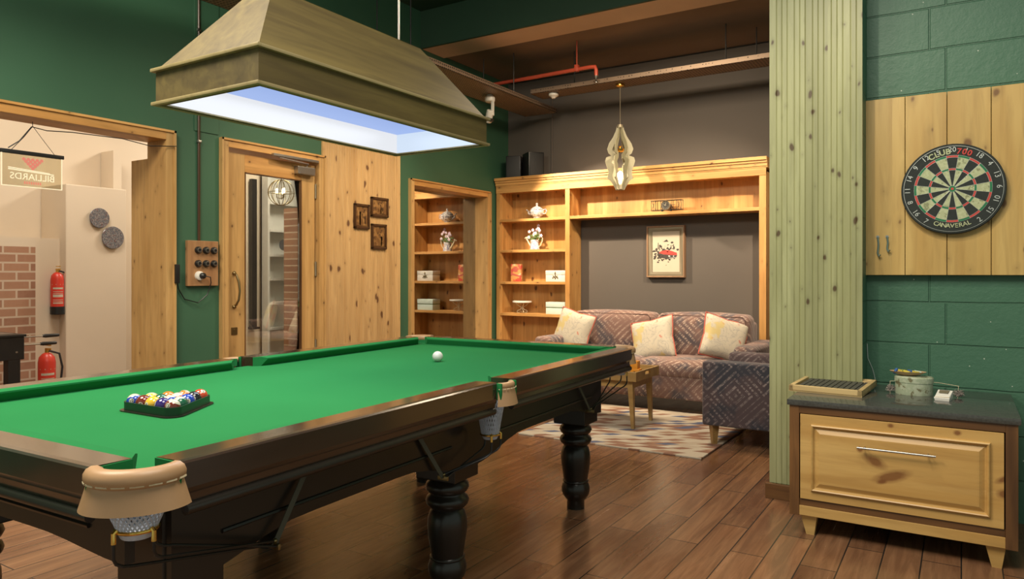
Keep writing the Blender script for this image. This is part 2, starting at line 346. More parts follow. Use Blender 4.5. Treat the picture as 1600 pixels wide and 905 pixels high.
    def obj(s, name, mat=None, parent=None, smooth=True, loc=None, rot=None, angle=.6):
        me = bpy.data.meshes.new(name); s.bm.to_mesh(me); s.bm.free()
        for m in ([mat] if mat is not None and not s.mats else s.mats): me.materials.append(m)
        if smooth and len(me.polygons): me.shade_smooth(); me.set_sharp_from_angle(angle=angle)
        o = bpy.data.objects.new(name, me); col.objects.link(o)
        if parent: o.parent = parent
        if loc: o.location = loc
        if rot: o.rotation_euler = rot
        return o
def ring_frame(m, x0, x1, z0, z1, prof):
    """picture-frame moulding: prof = list of (inset, y)"""
    rings = [[(x0+i, y, z0+i), (x1-i, y, z0+i), (x1-i, y, z1-i), (x0+i, y, z1-i)] for i, y in prof]; m.loft(rings, caps=False)
def tag(o, label, cat, group=None, kind=None):
    o['label'] = label; o['category'] = cat
    if group: o['group'] = group
    if kind: o['kind'] = kind
    return o
def thing(name, label, cat, loc=(0, 0, 0), rz=0, group=None, rot=None):
    o = bpy.data.objects.new(name, None); col.objects.link(o); o.location = loc; o.rotation_euler = rot or (0, 0, rz); o.empty_display_size = .05
    return tag(o, label, cat, group)
def struct(o, label=None, cat=None):
    o['kind'] = 'structure'
    if label: o['label'] = label; o['category'] = cat
    return o
def copy_tree(o, parent=None):
    c = o.copy(); col.objects.link(c)
    if parent: c.parent = parent; c.matrix_parent_inverse = o.matrix_parent_inverse.copy()
    for ch in list(o.children): copy_tree(ch, c)
    return c
YUP = Matrix.Rotation(PI/2, 4, 'X')            # XY drawing -> XZ plane, facing -Y
def onX(x): return Matrix.Translation((x, 0, 0)) @ Matrix(((0, 0, 1, 0), (1, 0, 0, 0), (0, 1, 0, 0), (0, 0, 0, 1)))   # XY drawing -> YZ plane, facing +X
def onY(y): return Matrix.Translation((0, y, 0)) @ YUP

# ============================================================ THE SETTING
WX, WY, BY, PY, DY = -4.95, 7.86, 7.55, 4.26, 4.48
m = MB(); m.box(-8.6, 2.6, -2.0, 8.9, -.1, 0); struct(m.obj('floor', M['floor'], smooth=False), 'wood-look plank tile floor, brown and glossy', 'floor')
# left wall with openings
m = MB(); t0, t1 = WX-.2, WX; H = 4.1
for a, b, z0, z1 in ((-2, 1.2, 0, H), (1.2, 3.18, 2.29, H), (3.18, 3.62, 0, H), (3.62, 4.65, 2.32, H), (4.65, 5.90, 0, H), (5.90, 7.39, 0, .40), (5.90, 7.39, 2.25, H), (7.39, 8.9, 0, H)):
    m.box(t0, t1, a, b, z0, z1)
struct(m.obj('wall_left', M['green_wall'], smooth=False), 'dark green painted left wall with door and window openings', 'wall')
m = MB(); m.box(-5.0, .2, WY, WY+.15, 0, 3.7); struct(m.obj('wall_back', M['grey_wall'], smooth=False), 'dark grey wall behind sofa and bookcase', 'wall')
m = MB(); m.box(-.55, -.4, PY+.25, WY, 0, 3.7); struct(m.obj('wall_lounge_right', M['grey_wall'], smooth=False), 'grey side wall of the lounge', 'wall')
m = MB(); m.box(-.925, -.449, PY+.02, DY+.2, 0, H); struct(m.obj('wall_pillar', M['blocks'], smooth=False), 'green painted side of the boarded pillar', 'wall')
m = MB(); m.box(-.449, 2.6, DY, DY+.2, 0, H); struct(m.obj('wall_right', M['blocks'], smooth=False), 'green painted concrete block wall behind dartboard', 'wall')
m = MB(); m.box(-5.15, 2.6, -2.0, 6.1, H, H+.1); struct(m.obj('ceiling', M['green_dark'], smooth=False), 'dark green ceiling over the pool table', 'ceiling')
m = MB(); m.box(-5.15, .2, 6.5, 7.98, 3.72, 3.85); struct(m.obj('ceiling_lounge', M['ceil_brown'], smooth=False), 'dark brown ceiling over the lounge', 'ceiling')
m = MB(); m.mat(M['green_dark']).box(-4.95, 2.6, 6.09, 6.12, 3.70, H); m.mat(M['beam']).box(-4.95, 2.6, 6.12, 6.50, 3.70, H)
struct(m.obj('ceiling_beam', smooth=False), 'tan-bottomed ceiling beam with green side crossing the room', 'beam')
# pillar panelling: ribbed profile
def ribbed(w, groove=.0285, deep=.0035, th=.018, phase=0):
    pts = [(0, 0)]; x = phase; i = 0
    pts.append((0, th))
    while x < w-.008:
        if x > .005: pts += [(x-.0035, th), (x, th-deep), (x+.0035, th)]
        x += groove if i % 3 else groove*1.35; i += 1
    pts += [(w, th), (w, 0)]; return pts
m = MB(); m.prism([(x, -y) for x, y in ribbed(.478)], .085, H-.02, Matrix.Translation((-.927, PY+.02, 0)))
struct(m.obj('trim_1', M['pillar'], smooth=False), 'ribbed pine boarding covering the pillar', 'panelling')
m = MB(); m.box(-.945, -.43, PY-.025, PY+.0, 0, .085, .004); struct(m.obj('baseboard_pillar', M['brown_wood'], smooth=False), 'brown skirting at the foot of the pillar', 'baseboard')
# beadboard on left wall
m = MB(); m.prism([(y, x) for x, y in ribbed(1.07)], 0, 2.56, Matrix.Translation((WX, 4.665, 0)) @ Matrix(((1, 0, 0, 0), (0, 1, 0, 0), (0, 0, 1, 0), (0, 0, 0, 1))))
struct(m.obj('trim_2', M['bead'], smooth=False), 'ribbed knotty pine boarding beside the glazed door', 'panelling')
# opening trim 1 (cased opening)
def casing(name, y0, y1, z1, w, depth, x=WX, z0=0, label=''):
    m = MB(); e = bpy.data.objects.new(name, None); col.objects.link(e); e.location = (x, 0, 0); struct(e, label, 'frame')
    v = MB(); v.box(-depth, .03, y0-w, y0, z0, z1+w, .003).box(-depth, .03, y1, y1+w, z0, z1+w, .003)
    v.box(.03, .042, y0-w, y0-w+.016, z0, z1+w).box(.03, .042, y1+w-.016, y1+w, z0, z1+w); v.obj('jamb', M['door_wood'], e, False)
    h = MB(); h.box(-depth, .03, y0, y1, z1, z1+w, .003).box(.03, .042, y0-w, y1+w, z1+w-.016, z1+w); h.obj('head', M['pine_trim_h'], e, False)
    return e
e = casing('trim_3', 1.2, 3.137, 2.25, .072, .21, label='pine casing of the wide opening to the next room')
m = MB(); m.box(-.42, -.215, 3.137, 3.19, 0, 2.13, .004); m.obj('door_edge', M['door_wood'], e, False)
# glazed door
e = casing('door_1', 3.665, 4.615, 2.275, .068, .18, label='pine glazed door with closer and bow handle')
lf = MB(); lf.box(-.055, -.015, 3.69, 3.85, .02, 2.245, .003).box(-.055, -.015, 4.445, 4.60, .02, 2.245, .003)
lf.obj('door_stiles', M['door_wood'], e, False)
lf = MB(); lf.box(-.055, -.015, 3.85, 4.445, 2.10, 2.245, .003).box(-.055, -.015, 3.85, 4.445, .02, .28, .003); lf.obj('door_rails', M['pine_trim_h'], e, False)
b = MB(); b.box(-.050, -.010, 3.85, 3.857, .28, 2.10).box(-.050, -.010, 4.438, 4.445, .28, 2.10).box(-.050, -.010, 3.85, 4.445, 2.093, 2.10).box(-.050, -.010, 3.85, 4.445, .28, .287); b.obj('glazing_bead', M['brown_wood_z'], e, False)
g = MB(); g.box(-.038, -.034, 3.86, 4.435, .285, 2.095); g.obj('glass_pane', M['pane'], e, False)
h = MB(); h.tube([(-.015, 3.745, 1.27), (.018, 3.745, 1.262), (.035, 3.755, 1.20), (.038, 3.762, 1.13), (.033, 3.755, 1.06), (.015, 3.745, 1.02), (-.015, 3.745, 1.01)], .009, 10); h.sph((-.01, 3.745, 1.275), .017, 12).sph((-.01, 3.745, 1.005), .017, 12); h.obj('handle', M['old_brass'], e)
h = MB(); h.box(-.016, -.008, 3.72, 3.775, .78, .84, .003).cyl((-.010, 3.748, .815), .009, .008, 'X'); h.obj('lock_plate', M['old_brass'], e, False)
h = MB(); h.box(-.015, .040, 4.36, 4.56, 2.145, 2.215, .006).box(.040, .046, 4.38, 4.54, 2.15, 2.16); h.obj('closer_body', M['steel'], e, False)
h = MB(); h.box(.030, .062, 4.08, 4.58, 2.262, 2.285, .003); h.tube([(.02, 4.47, 2.215), (.046, 4.47, 2.24), (.046, 4.15, 2.255)], .007, 8); h.obj('closer_arm', M['steel'], e, False)
for z in (.55, 1.25, 1.95):
    h = MB(); h.cyl((-.008, 4.604, z), .008, .13, 'Z', 12); h.obj('hinge', M['pewter'], e)
# inner window with reflecting pane
e = casing('window_1', 5.95, 7.345, 2.21, .068, .2, z0=.42, label='pine framed inner window reflecting the bookcase')
h = MB(); h.box(-.2, .035, 5.88, 7.41, .37, .42, .004); h.obj('window_sill', M['pine_trim_h'], e, False)
g = MB(); g.box(-.162, -.156, 5.95, 7.345, .42, 2.21); g.obj('glass_pane', M['pane_mirror'], e, False)
# pilaster line on the green wall
m = MB(); m.box(WX, WX+.008, 3.38, 3.59, 2.36, H); struct(m.obj('trim_4', M['green_wall'], smooth=False), 'shallow green pilaster on the left wall', 'trim')

# ============================================================ ROOM BEHIND
m = MB(); m.box(-8.15, -8.0, -.5, 8.9, 0, 4.1); m.box(-8.0, -5.15, -.65, -.5, 0, 4.1); struct(m.obj('wall_back_room', M['cream'], smooth=False), 'cream plaster walls of the room beyond', 'wall')
m = MB(); m.box(-5.16, -5.15, -.5, 1.1, 0, 4.1).box(-5.16, -5.15, 3.25, 3.58, 0, 2.4).box(-5.16, -5.15, 1.1, 8.9, 2.4, 4.1).box(-5.16, -5.15, 4.72, 5.85, 0, 2.4); struct(m.obj('wall_back_room_near', M['cream'], smooth=False), 'cream back face of the green wall', 'wall')
m = MB(); m.box(-8.1, -5.15, -.6, 8.9, 4.1, 4.2); struct(m.obj('ceiling_back_room', M['cream'], smooth=False), 'cream ceiling of the room beyond', 'ceiling')
m = MB(); m.box(-8.0, -7.62, 1.2, 3.50, 0, 1.53); struct(m.obj('wall_brick', M['brick'], smooth=False), 'low red brick wall in the room beyond', 'wall')
m = MB(); m.box(-8.0, -7.62, 3.50, 3.76, 0, 1.62).box(-8.0, -7.62, 1.2, 3.50, 1.53, 1.62); m.box(-7.99, -7.5, 3.72, 4.33, 0, 2.16, .01).box(-7.99, -7.75, 4.33, 4.42, 0, 2.6); struct(m.obj('wall_plaster_pier', M['cream'], smooth=False), 'cream plaster chimney pier in the room beyond', 'wall')
for (y, z, r, lab) in ((4.035, 1.84, .098, 'smaller blue patterned plate, upper one on cream pier'), (4.172, 1.645, .112, 'larger blue patterned plate, lower one on cream pier')):
    p = MB(); p.lathe([(r*.4, 0), (r*.55, .008), (r, .024), (r-.003, .029), (r*.55, .013), (.001, .010)], 32, (-7.5, y, z), 'X'); p.lathe([(r, .023), (r+.004, .026), (r, .030)], 32, (-7.5, y, z), 'X')
    tag(p.obj('wall_plate', M['plate']), lab, 'plate', 'plates hanging on the plaster pier')
def extinguisher(loc, label, s=1.0, base=M['black'], bands=True):
    t = thing('fire_extinguisher', label, 'fire extinguisher', loc)
    b = MB(); b.lathe([(.06*s, .055*s), (.068*s, .06*s), (.068*s, .40*s), (.06*s, .445*s), (.035*s, .475*s), (.018*s, .485*s)], 24); b.obj('cylinder', M['red'], t)
    b = MB(); b.lathe([(.066*s, 0), (.072*s, .006), (.072*s, .09*s), (.0685*s, .092*s)], 24); b.obj('foot', base, t)
    b = MB(); b.cyl((0, 0, .48*s), .016*s, .04*s); b.box(-.012, .055*s, -.012, .012, .51*s, .525*s, .003).box(-.012, .06*s, -.010, .010, .545*s, .555*s, .003).sph((-.01, .02, .50*s), .014*s); b.obj('valve', M['brass'], t)
    b = MB(); b.tube([(0, .02, .50*s), (.03, .09*s, .47*s), (.03, .115*s, .35*s), (.03, .10*s, .2*s), (.02, .085*s, .12*s)], .009*s, 8); b.tube([(.02, .085*s, .13*s), (.02, .088*s, .05*s)], .013*s, 8); b.obj('hose', M['rubber'], t)
    b = MB(); z = .16*s
    for i, (zz, hh) in enumerate(((.34, .008), (.29, .02), (.26, .006), (.24, .006), (.20, .03), (.165, .006), (.145, .006), (.125, .012))):
        a0, a1 = -1.1, .5; R = .0685*s
        if i == 0: a0, a1 = -PI, PI
        rr = [[(R*math.cos(a0+(a1-a0)*k/10), R*math.sin(a0+(a1-a0)*k/10), zz*s+q) for k in range(11)] for q in (0, hh*s)]
        b.loft(rr, closed=False, caps=False)
    b.obj('label_print', M['paper'], t); return t
extinguisher((-7.64+.09, 3.665, .87), 'red fire extinguisher hung on cream wall by brick', .86)
extinguisher((-7.36, 3.48, 0), 'red fire extinguisher with hose standing on floor beside football table', 1.08, M['red'])
# table football
t = thing('football_table', 'black table football game with handles on rods, seen through opening', 'football table', (-6.65, 2.35, 0))
b = MB(); b.box(-.55, .0, -.5, .62, .555, .745, .006).box(-.56, .012, -.51, .632, .745, .765, .004); b.obj('cabinet', M['black'], t, False)
b = MB(); b.box(-.50, -.05, -.45, .57, .765, .772); b.obj('glass_top', M['steel'], t, False)
for x in (-.52, -.09):
    for y in (-.47, .50): b = MB(); b.box(x, x+.09, y, y+.09, 0, .555, .004); b.obj('leg', M['black'], t, False)
for x, z in ((-.06, .735), (-.10, .665)):
    b = MB(); b.tube([(x, .60, z), (x, .80, z)], .007, 8); r = b.obj('rod', M['steel'], t); b = MB(); b.lathe([(.012, 0), (.017, .02), (.014, .12), (.011, .13)], 14, (x, .79, z), 'Y'); b.obj('grip', M['black'], r)
for y, z, r_ in ((.40, .66, .022), (.56, .62, .008)): b = MB(); b.cyl((0, y, z), r_, .006, 'X'); b.obj('steel_disc', M['steel'], t)
# shelving seen through door
t = thing('shelving_unit', 'tall cream shelving unit seen through the door glass', 'shelving', (-7.95, 6.42, 0))
b = MB(); b.box(0, .14, 0, .03, 0, 2.75).box(0, .14, .85, .88, 0, 2.75).box(0, .02, 0, .88, 0, 2.75); b.obj('carcass', M['white'], t, False)
for z in (.52, .86, 1.18, 1.50, 1.83, 2.2): b = MB(); b.box(.02, .15, .03, .85, z, z+.03); b.obj('shelf', M['white'], t, False)
m = MB(); m.box(-7.5, -7.2, 6.42, 6.72, 0, 2.12); struct(m.obj('wall_brick_pier', M['brick'], smooth=False), 'narrow brick pier beyond the glazed door', 'wall')
b = MB(); b.lathe([(.04, 0), (.05, .006), (.075, .014), (.05, .010), (.001, .008)], 24, (-7.80, 6.66, 1.66), 'X'); tag(b.obj('wall_plate', M['plate']), 'dark round plate propped on the shelving behind the glazed door', 'plate')
for i, (y, z) in enumerate(((6.86, 1.53), (6.95, 1.53), (6.88, 1.86), (6.98, 1.86))):
    b = MB(); b.lathe([(.03, 0), (.004, .008), (.004, .05), (.03, .08), (.028, .12), (.024, .12), (.024, .085), (.001, .07)], 16, (-7.86, y, z)); tag(b.obj('wine_glass', M['clear']), 'small clear glass on the shelving behind the door', 'glass', 'glasses on the cream shelving')
t = thing('window_blind', 'dark framed window beyond the glazed door', 'window', (-7.97, 6.24, .57))
b = MB(); b.box(0, .06, .01, .085, 0, 1.95).box(0, .09, -.01, .11, -.03, 0); b.obj('blind_frame', M['black'], t, False)
# cage pendant beyond the door
t = thing('cage_pendant', 'globe cage pendant with lit candle bulbs beyond glazed door', 'pendant lamp', (-6.75, 5.74, 2.22))
b = MB()
for k in range(6):
    a = PI*k/6; b.tube([(.15*math.sin(q)*math.cos(a), .15*math.sin(q)*math.sin(a), .15*math.cos(q)) for q in [2*PI*i/24 for i in range(24)]], .004, 6, True)
b.tube([(.15*math.cos(2*PI*i/24), .15*math.sin(2*PI*i/24), 0) for i in range(24)], .004, 6, True); b.obj('cage', M['old_brass'], t)
b = MB(); b.tube([(0, 0, -.08), (0, 0, .94)], .005, 6)
for k in range(3):
    a = 2*PI*k/3; b.tube([(0, 0, -.07), (.05*math.cos(a), .05*math.sin(a), -.06), (.05*math.cos(a), .05*math.sin(a), -.01)], .005, 6)
b.obj('stem', M['old_brass'], t)
for k in range(3):
    a = 2*PI*k/3; c = MB(); c.lathe([(.008, 0), (.015, .02), (.010, .05), (.002, .065)], 12, (.05*math.cos(a), .05*math.sin(a), -.01)); c.obj('candle_bulb', M['bulb'], t)
# lattice screen and chairs beyond the inner window
t = thing('lattice_screen', 'pine screen with white star lattice band beyond the inner window', 'screen', (-6.05, 7.0, 0))
b = MB()
for y in (.30, .72, 1.27): b.box(0, .05, y, y+.09, 0, 1.66)
b.box(0, .05, .18, 1.36, 1.6, 1.70).box(0, .05, .18, 1.36, 1.96, 2.02); b.obj('frame', M['screen_wood'], t, False)
b = MB()
for i in range(12):
    y = .22+i*.095
    for j in range(2):
        z = 1.76+j*.11
        for k in range(3): a = PI*k/3; b.tube([(.02, y-.055*math.cos(a), z-.055*math.sin(a)), (.02, y+.055*math.cos(a), z+.055*math.sin(a))], .006, 4)
        b.tube([(.02, y+.04*math.cos(a), z+.04*math.sin(a)) for a in [PI*q/3 for q in range(6)]], .006, 4, True)
b.obj('lattice', M['bone'], t)

# ============================================================ HANGING SIGN
t = thing('billiard_sign', 'small lit acrylic billiard sign hanging in the wide opening, seen from behind', 'sign', (-5.0, 2.28, 2.03))
b = MB(); b.box(-.012, .012, -.185, .185, -.012, .012, .003); b.obj('top_bar', M['black'], t)
b = MB(); b.box(-.002, .002, -.177, .177, -.212, -.012); b.obj('acrylic_panel', M['acrylic'], t, False)
b = MB(); b.box(-.003, .003, -.177, -.172, -.212, -.012).box(-.003, .003, .172, .177, -.212, -.012).box(-.003, .003, -.177, .177, -.214, -.209); b.obj('lit_border', M['sign_glow'], t, False)
mir = onX(0) @ Matrix.Diagonal((-1, 1, 1, 1))
b = MB(); b.text('BILLIARDS', .058, Matrix.Translation((.003, 0, -.150)) @ mir)
b.prism([(-.14, -.105), (.125, -.118), (.125, -.124), (-.14, -.112)], 0, .002, onX(.003)); b.prism([(-.14, -.095), (.10, -.112), (.10, -.116), (-.14, -.101)], 0, .002, onX(.003)); b.obj('lit_lettering', M['sign_glow'], t, False)
b = MB()
for i in range(8): b.box(.002, .004, -.05+.013*i, -.043+.013*i, -.195, -.178)
b.obj('red_text_print', M['sign_red'], t, False); b = MB()
for r in range(5):
    for k in range(5-r): b.cyl((.002, (k-(4-r)/2)*.026, -.038-r*.014), .010, .002, 'X', 14)
b.obj('red_balls_print', M['sign_red'], t, False)
b = MB(); b.tube([(0, -.12, .012), (0, -.05, .10), (0, .0, .175), (0, .0, .205)], .0022, 6); b.tube([(0, .0, .178), (0, .06, .10), (0, .13, .012)], .0016, 6); b.obj('hanging_wire', M['black'], t)
b = MB(); b.tube([(-4.995, 2.14, 2.05), (-4.99, 2.2, 2.10), (-4.99, 2.27, 2.20), (-4.99, 2.36, 2.19), (-4.96, 2.5, 2.20), (-4.9, 2.8, 2.20), (-4.9, 3.0, 2.18), (-4.91, 3.21, 2.21), (-4.935, 3.225, 2.15), (-4.935, 3.225, 1.30)], .0035, 6)
tag(b.obj('power_cord', M['black']), 'thin black cord running from the billiard sign along the casing', 'cord')

# ============================================================ SWITCHBOARD, CONDUIT
t = thing('socket_board', 'wooden board with six round black sockets and a plug', 'socket board', (WX, 3.435, 1.35))
b = MB(); b.box(0, .032, -.128, .134, -.172, .172, .003); b.obj('backboard', M['board'], t, False)
for j in range(2):
    for i in range(3):
        y, z = -.045+i*.068, .100-j*.102
        b = MB(); b.lathe([(.027, 0), (.027, .014), (.022, .022)], 22, (.032, y, z), 'X'); s = b.obj('round_socket', M['black'], t)
        b = MB(); b.lathe([(.019, 0), (.019, .004), (.012, .005), (.012, .001)], 22, (.054, y, z), 'X', caps=False); b.obj('chrome_ring', M['steel'], s)
b = MB(); b.lathe([(.036, 0), (.034, .018), (.024, .024)], 22, (.032, -.035, -.095), 'X'); b.obj('white_socket', M['white'], t)
b = MB(); b.lathe([(.024, 0), (.022, .028), (.012, .04)], 18, (.05, -.025, -.095), 'X'); b.tube([(.075, -.02, -.095), (.08, .03, -.105), (.06, .05, -.15), (.04, .03, -.24), (.03, -.04, -.30), (.01, -.14, -.27), (.01, -.19, -.19), (.01, -.205, -.08)], .004, 6); b.obj('plug', M['black'], t)
b = MB(); b.box(WX+.001, WX+.02, 3.208, 3.238, 1.20, 1.33, .003) if False else b.box(-4.907, -4.885, 3.19, 3.222, 1.20, 1.34, .003)
tag(b.obj('sensor_box', M['black']), 'slim black box fixed to casing edge beside socket board', 'sensor')
t = thing('wall_conduit', 'thin dark conduit running down green wall to socket board', 'conduit', (WX+.012, 3.413, 1.52))
b = MB(); b.tube([(0, 0, 0), (0, 0, 2.5)], .010, 10); b.obj('pipe', M['frame_wood'], t)
for z in (.75, 1.6): b = MB(); b.box(-.012, .012, -.016, .016, z, z+.02, .002); b.obj('clip', M['steel'], t)

# three small pictures
for (y0, y1, z0, z1, lab) in ((5.054, 5.262, 1.705, 1.946, 'small copper relief picture in dark frame, leftmost of three'), (5.285, 5.535, 1.835, 2.03, 'wide copper relief picture in dark frame, topmost of three'), (5.292, 5.508, 1.515, 1.765, 'upright copper relief picture in dark frame, lowest of three')):
    yc, zc, hw, hh = (y0+y1)/2, (z0+z1)/2, (y1-y0)/2, (z1-z0)/2
    t = thing('relief_picture', lab, 'picture', (WX+.018, yc, zc), group='copper pictures on the pine boarding')
    b = MB(); fw = .024
    b.box(0, .022, -hw, hw, hh-fw, hh, .005).box(0, .022, -hw, hw, -hh, -hh+fw, .005).box(0, .022, -hw, -hw+fw, -hh, hh, .005).box(0, .022, hw-fw, hw, -hh, hh, .005); b.obj('picture_frame', M['frame_wood'], t)
    b = MB(); b.box(0, .010, -hw+fw, hw-fw, -hh+fw, hh-fw)
    random.seed(int(y0*100))
    for i in range(5):
        y = random.uniform(-hw+.04, hw-.04); b.box(.01, .016, y-.012, y+.012, -hh+.035, random.uniform(-.01, hh-.05), .003)
    b.box(.01, .014, -hw+.03, hw-.03, -hh+.03, -hh+.05, .002); b.obj('copper_relief', M['copper'], t)

# ============================================================ POOL TABLE
HW, HL, ZT, ZB = .775, 1.495, .86, .82
TR = thing('pool_table', 'large dark wood pool table with green cloth and net pockets', 'pool table', (-2.246, 2.285, 0), math.radians(2.0))
RW, CW = .095, .045        # wood width, cushion width
b = MB(); b.box(-HW+.06, HW-.06, -HL+.06, HL-.06, ZB-.03, ZB)
b.obj('bed_cloth', M['cloth'], TR, False)
PK, MK = .130, .055          # pocket half-gap at corners / middle
def rail_seg(axis, sgn, a0, a1):
    """one cushion rail with its fascia: runs along axis from a0 to a1 on side sgn"""
    off = HW if axis == 'Y' else HL
    prof = [(0, ZT), (-.006, ZT+.004), (-.02, ZT+.005), (-RW, ZT+.003), (-RW, ZB), (-.05, ZB-.0), (-.05, .765), (-.012, .765), (-.008, .79), (0, .805)]
    def ring(a, inset=0):
        out = []
        for d, z in prof:
            p = sgn*(off+d); out.append((p, a, z) if axis == 'Y' else (a, p, z))
        return out
    m = MB(); m.loft([ring(a0), ring(a1)]); r = m.obj('rail', M['rail'], TR, False)
    for a, dr_ in ((a0, -1), (a1, 1)):
        if abs(a) > .3:
            m = MB(); lo, hi = sorted((a, a+dr_*.004)); c0, c1 = sorted((sgn*(off-RW), sgn*(off-.02)))
            m.box(*((c0, c1, lo, hi) if axis == 'Y' else (lo, hi, c0, c1)), ZB, ZT+.002); m.obj('cloth_end', M['cloth'], r, False)
    m = MB(); p = sgn*(off-.010)
    pts = [(p, a0+.01, .757), (p, a1-.01, .757)] if axis == 'Y' else [(a0+.01, p, .757), (a1-.01, p, .757)]
    m.tube(pts, .013, 12); m.obj('rail_moulding', M['ebony'], r)
    cp = [(-RW, ZT+.003), (-RW-CW*.6, ZT+.004), (-RW-CW, ZT-.002), (-RW-CW, ZT-.008), (-RW-CW*.55, ZB), (-RW, ZB)]
    def cr(a, taper):
        out = []
        for d, z in cp:
            k = min(1, max(0, (-d-RW)/CW)); aa = a + taper*k*.05; q = sgn*(off+d); out.append((q, aa, z) if axis == 'Y' else (aa, q, z))
        return out
    m = MB(); m.loft([cr(a0, 1), cr(a1, -1)]); m.obj('cushion', M['cloth'], r, False)
for s in (1, -1):
    rail_seg('Y', s, -HL+PK, -MK); rail_seg('Y', s, MK, HL-PK); rail_seg('X', s, -HW+PK, HW-PK)
# aprons with shallow arches
def apron(axis, sgn, spans, off, zlow, zhigh):
    zbead = .622 if axis == 'Y' else .668
    m = MB(); poly = []; top = .77
    a0, a1 = spans[0][0], spans[-1][1]
    poly += [(a0, top)]
    for (s0, s1) in spans:
        n = 14
        for i in range(n+1):
            f = i/n; e = min(1, min(f, 1-f)/.32); e = e*e*(3-2*e); poly.append((s0+(s1-s0)*f, zlow+(zhigh-zlow)*e))
    poly.append((a1, top))
    mx = onX(off if sgn > 0 else -off-.025) if axis == 'Y' else Matrix.Translation((0, (sgn*off)+(.025 if sgn > 0 else 0), 0)) @ YUP
    m.prism(poly, 0, .025, mx); o = m.obj('apron', M['ebony'], TR, False)
    m = MB()
    for (s0, s1) in spans:
        q = sgn*(off+.026)
        pts = [(q if axis == 'Y' else s0+.14, s0+.14 if axis == 'Y' else q, zbead), (q if axis == 'Y' else s1-.14, s1-.14 if axis == 'Y' else q, zbead)]
        m.tube(pts, .006, 6)
    m.obj('apron_bead', M['ebony'], o)
LX, LY = .51, 1.21
for s in (1, -1):
    apron('Y', s, [(-LY-.08, -.0), (0.0, LY+.08)], .60, .515, .585); apron('X', s, [(-LX-.06, LX+.06)], 1.345, .60, .622)
LEG = [(.047, 0), (.047, .045), (.056, .055), (.064, .066), (.070, .075), (.076, .092), (.077, .112), (.072, .132), (.066, .142), (.070, .146), (.070, .152), (.064, .156), (.070, .19), (.077, .235), (.080, .275), (.078, .305), (.070, .33), (.062, .340), (.070, .348), (.082, .36), (.087, .374), (.082, .388), (.070, .398), (.068, .404), (.080, .412), (.088, .428), (.083, .444), (.070, .455), (.062, .47)]
for y in (-LY, 0, LY):
    for x in (-LX, LX):
        m = MB(); m.lathe(LEG, 32, (x, y, 0)); l = m.obj('turned_leg', M['ebony'], TR, angle=1.0)
        m = MB(); m.box(x-.092, x+.092, y-.085, y+.085, .465, .76, .005); m.obj('leg_block', M['ebony'], l, False)
        m = MB(); m.lathe([(.012, 0), (.012, .006), (.004, .008)], 14, (x+.092 if x > 0 else x-.1, y, .67), 'X'); m.obj('bolt_cap', M['pewter'], l)
m = MB(); m.box(-.60, .60, -1.33, 1.33, .70, .79); m.obj('slate_frame', M['ebony'], TR, False)
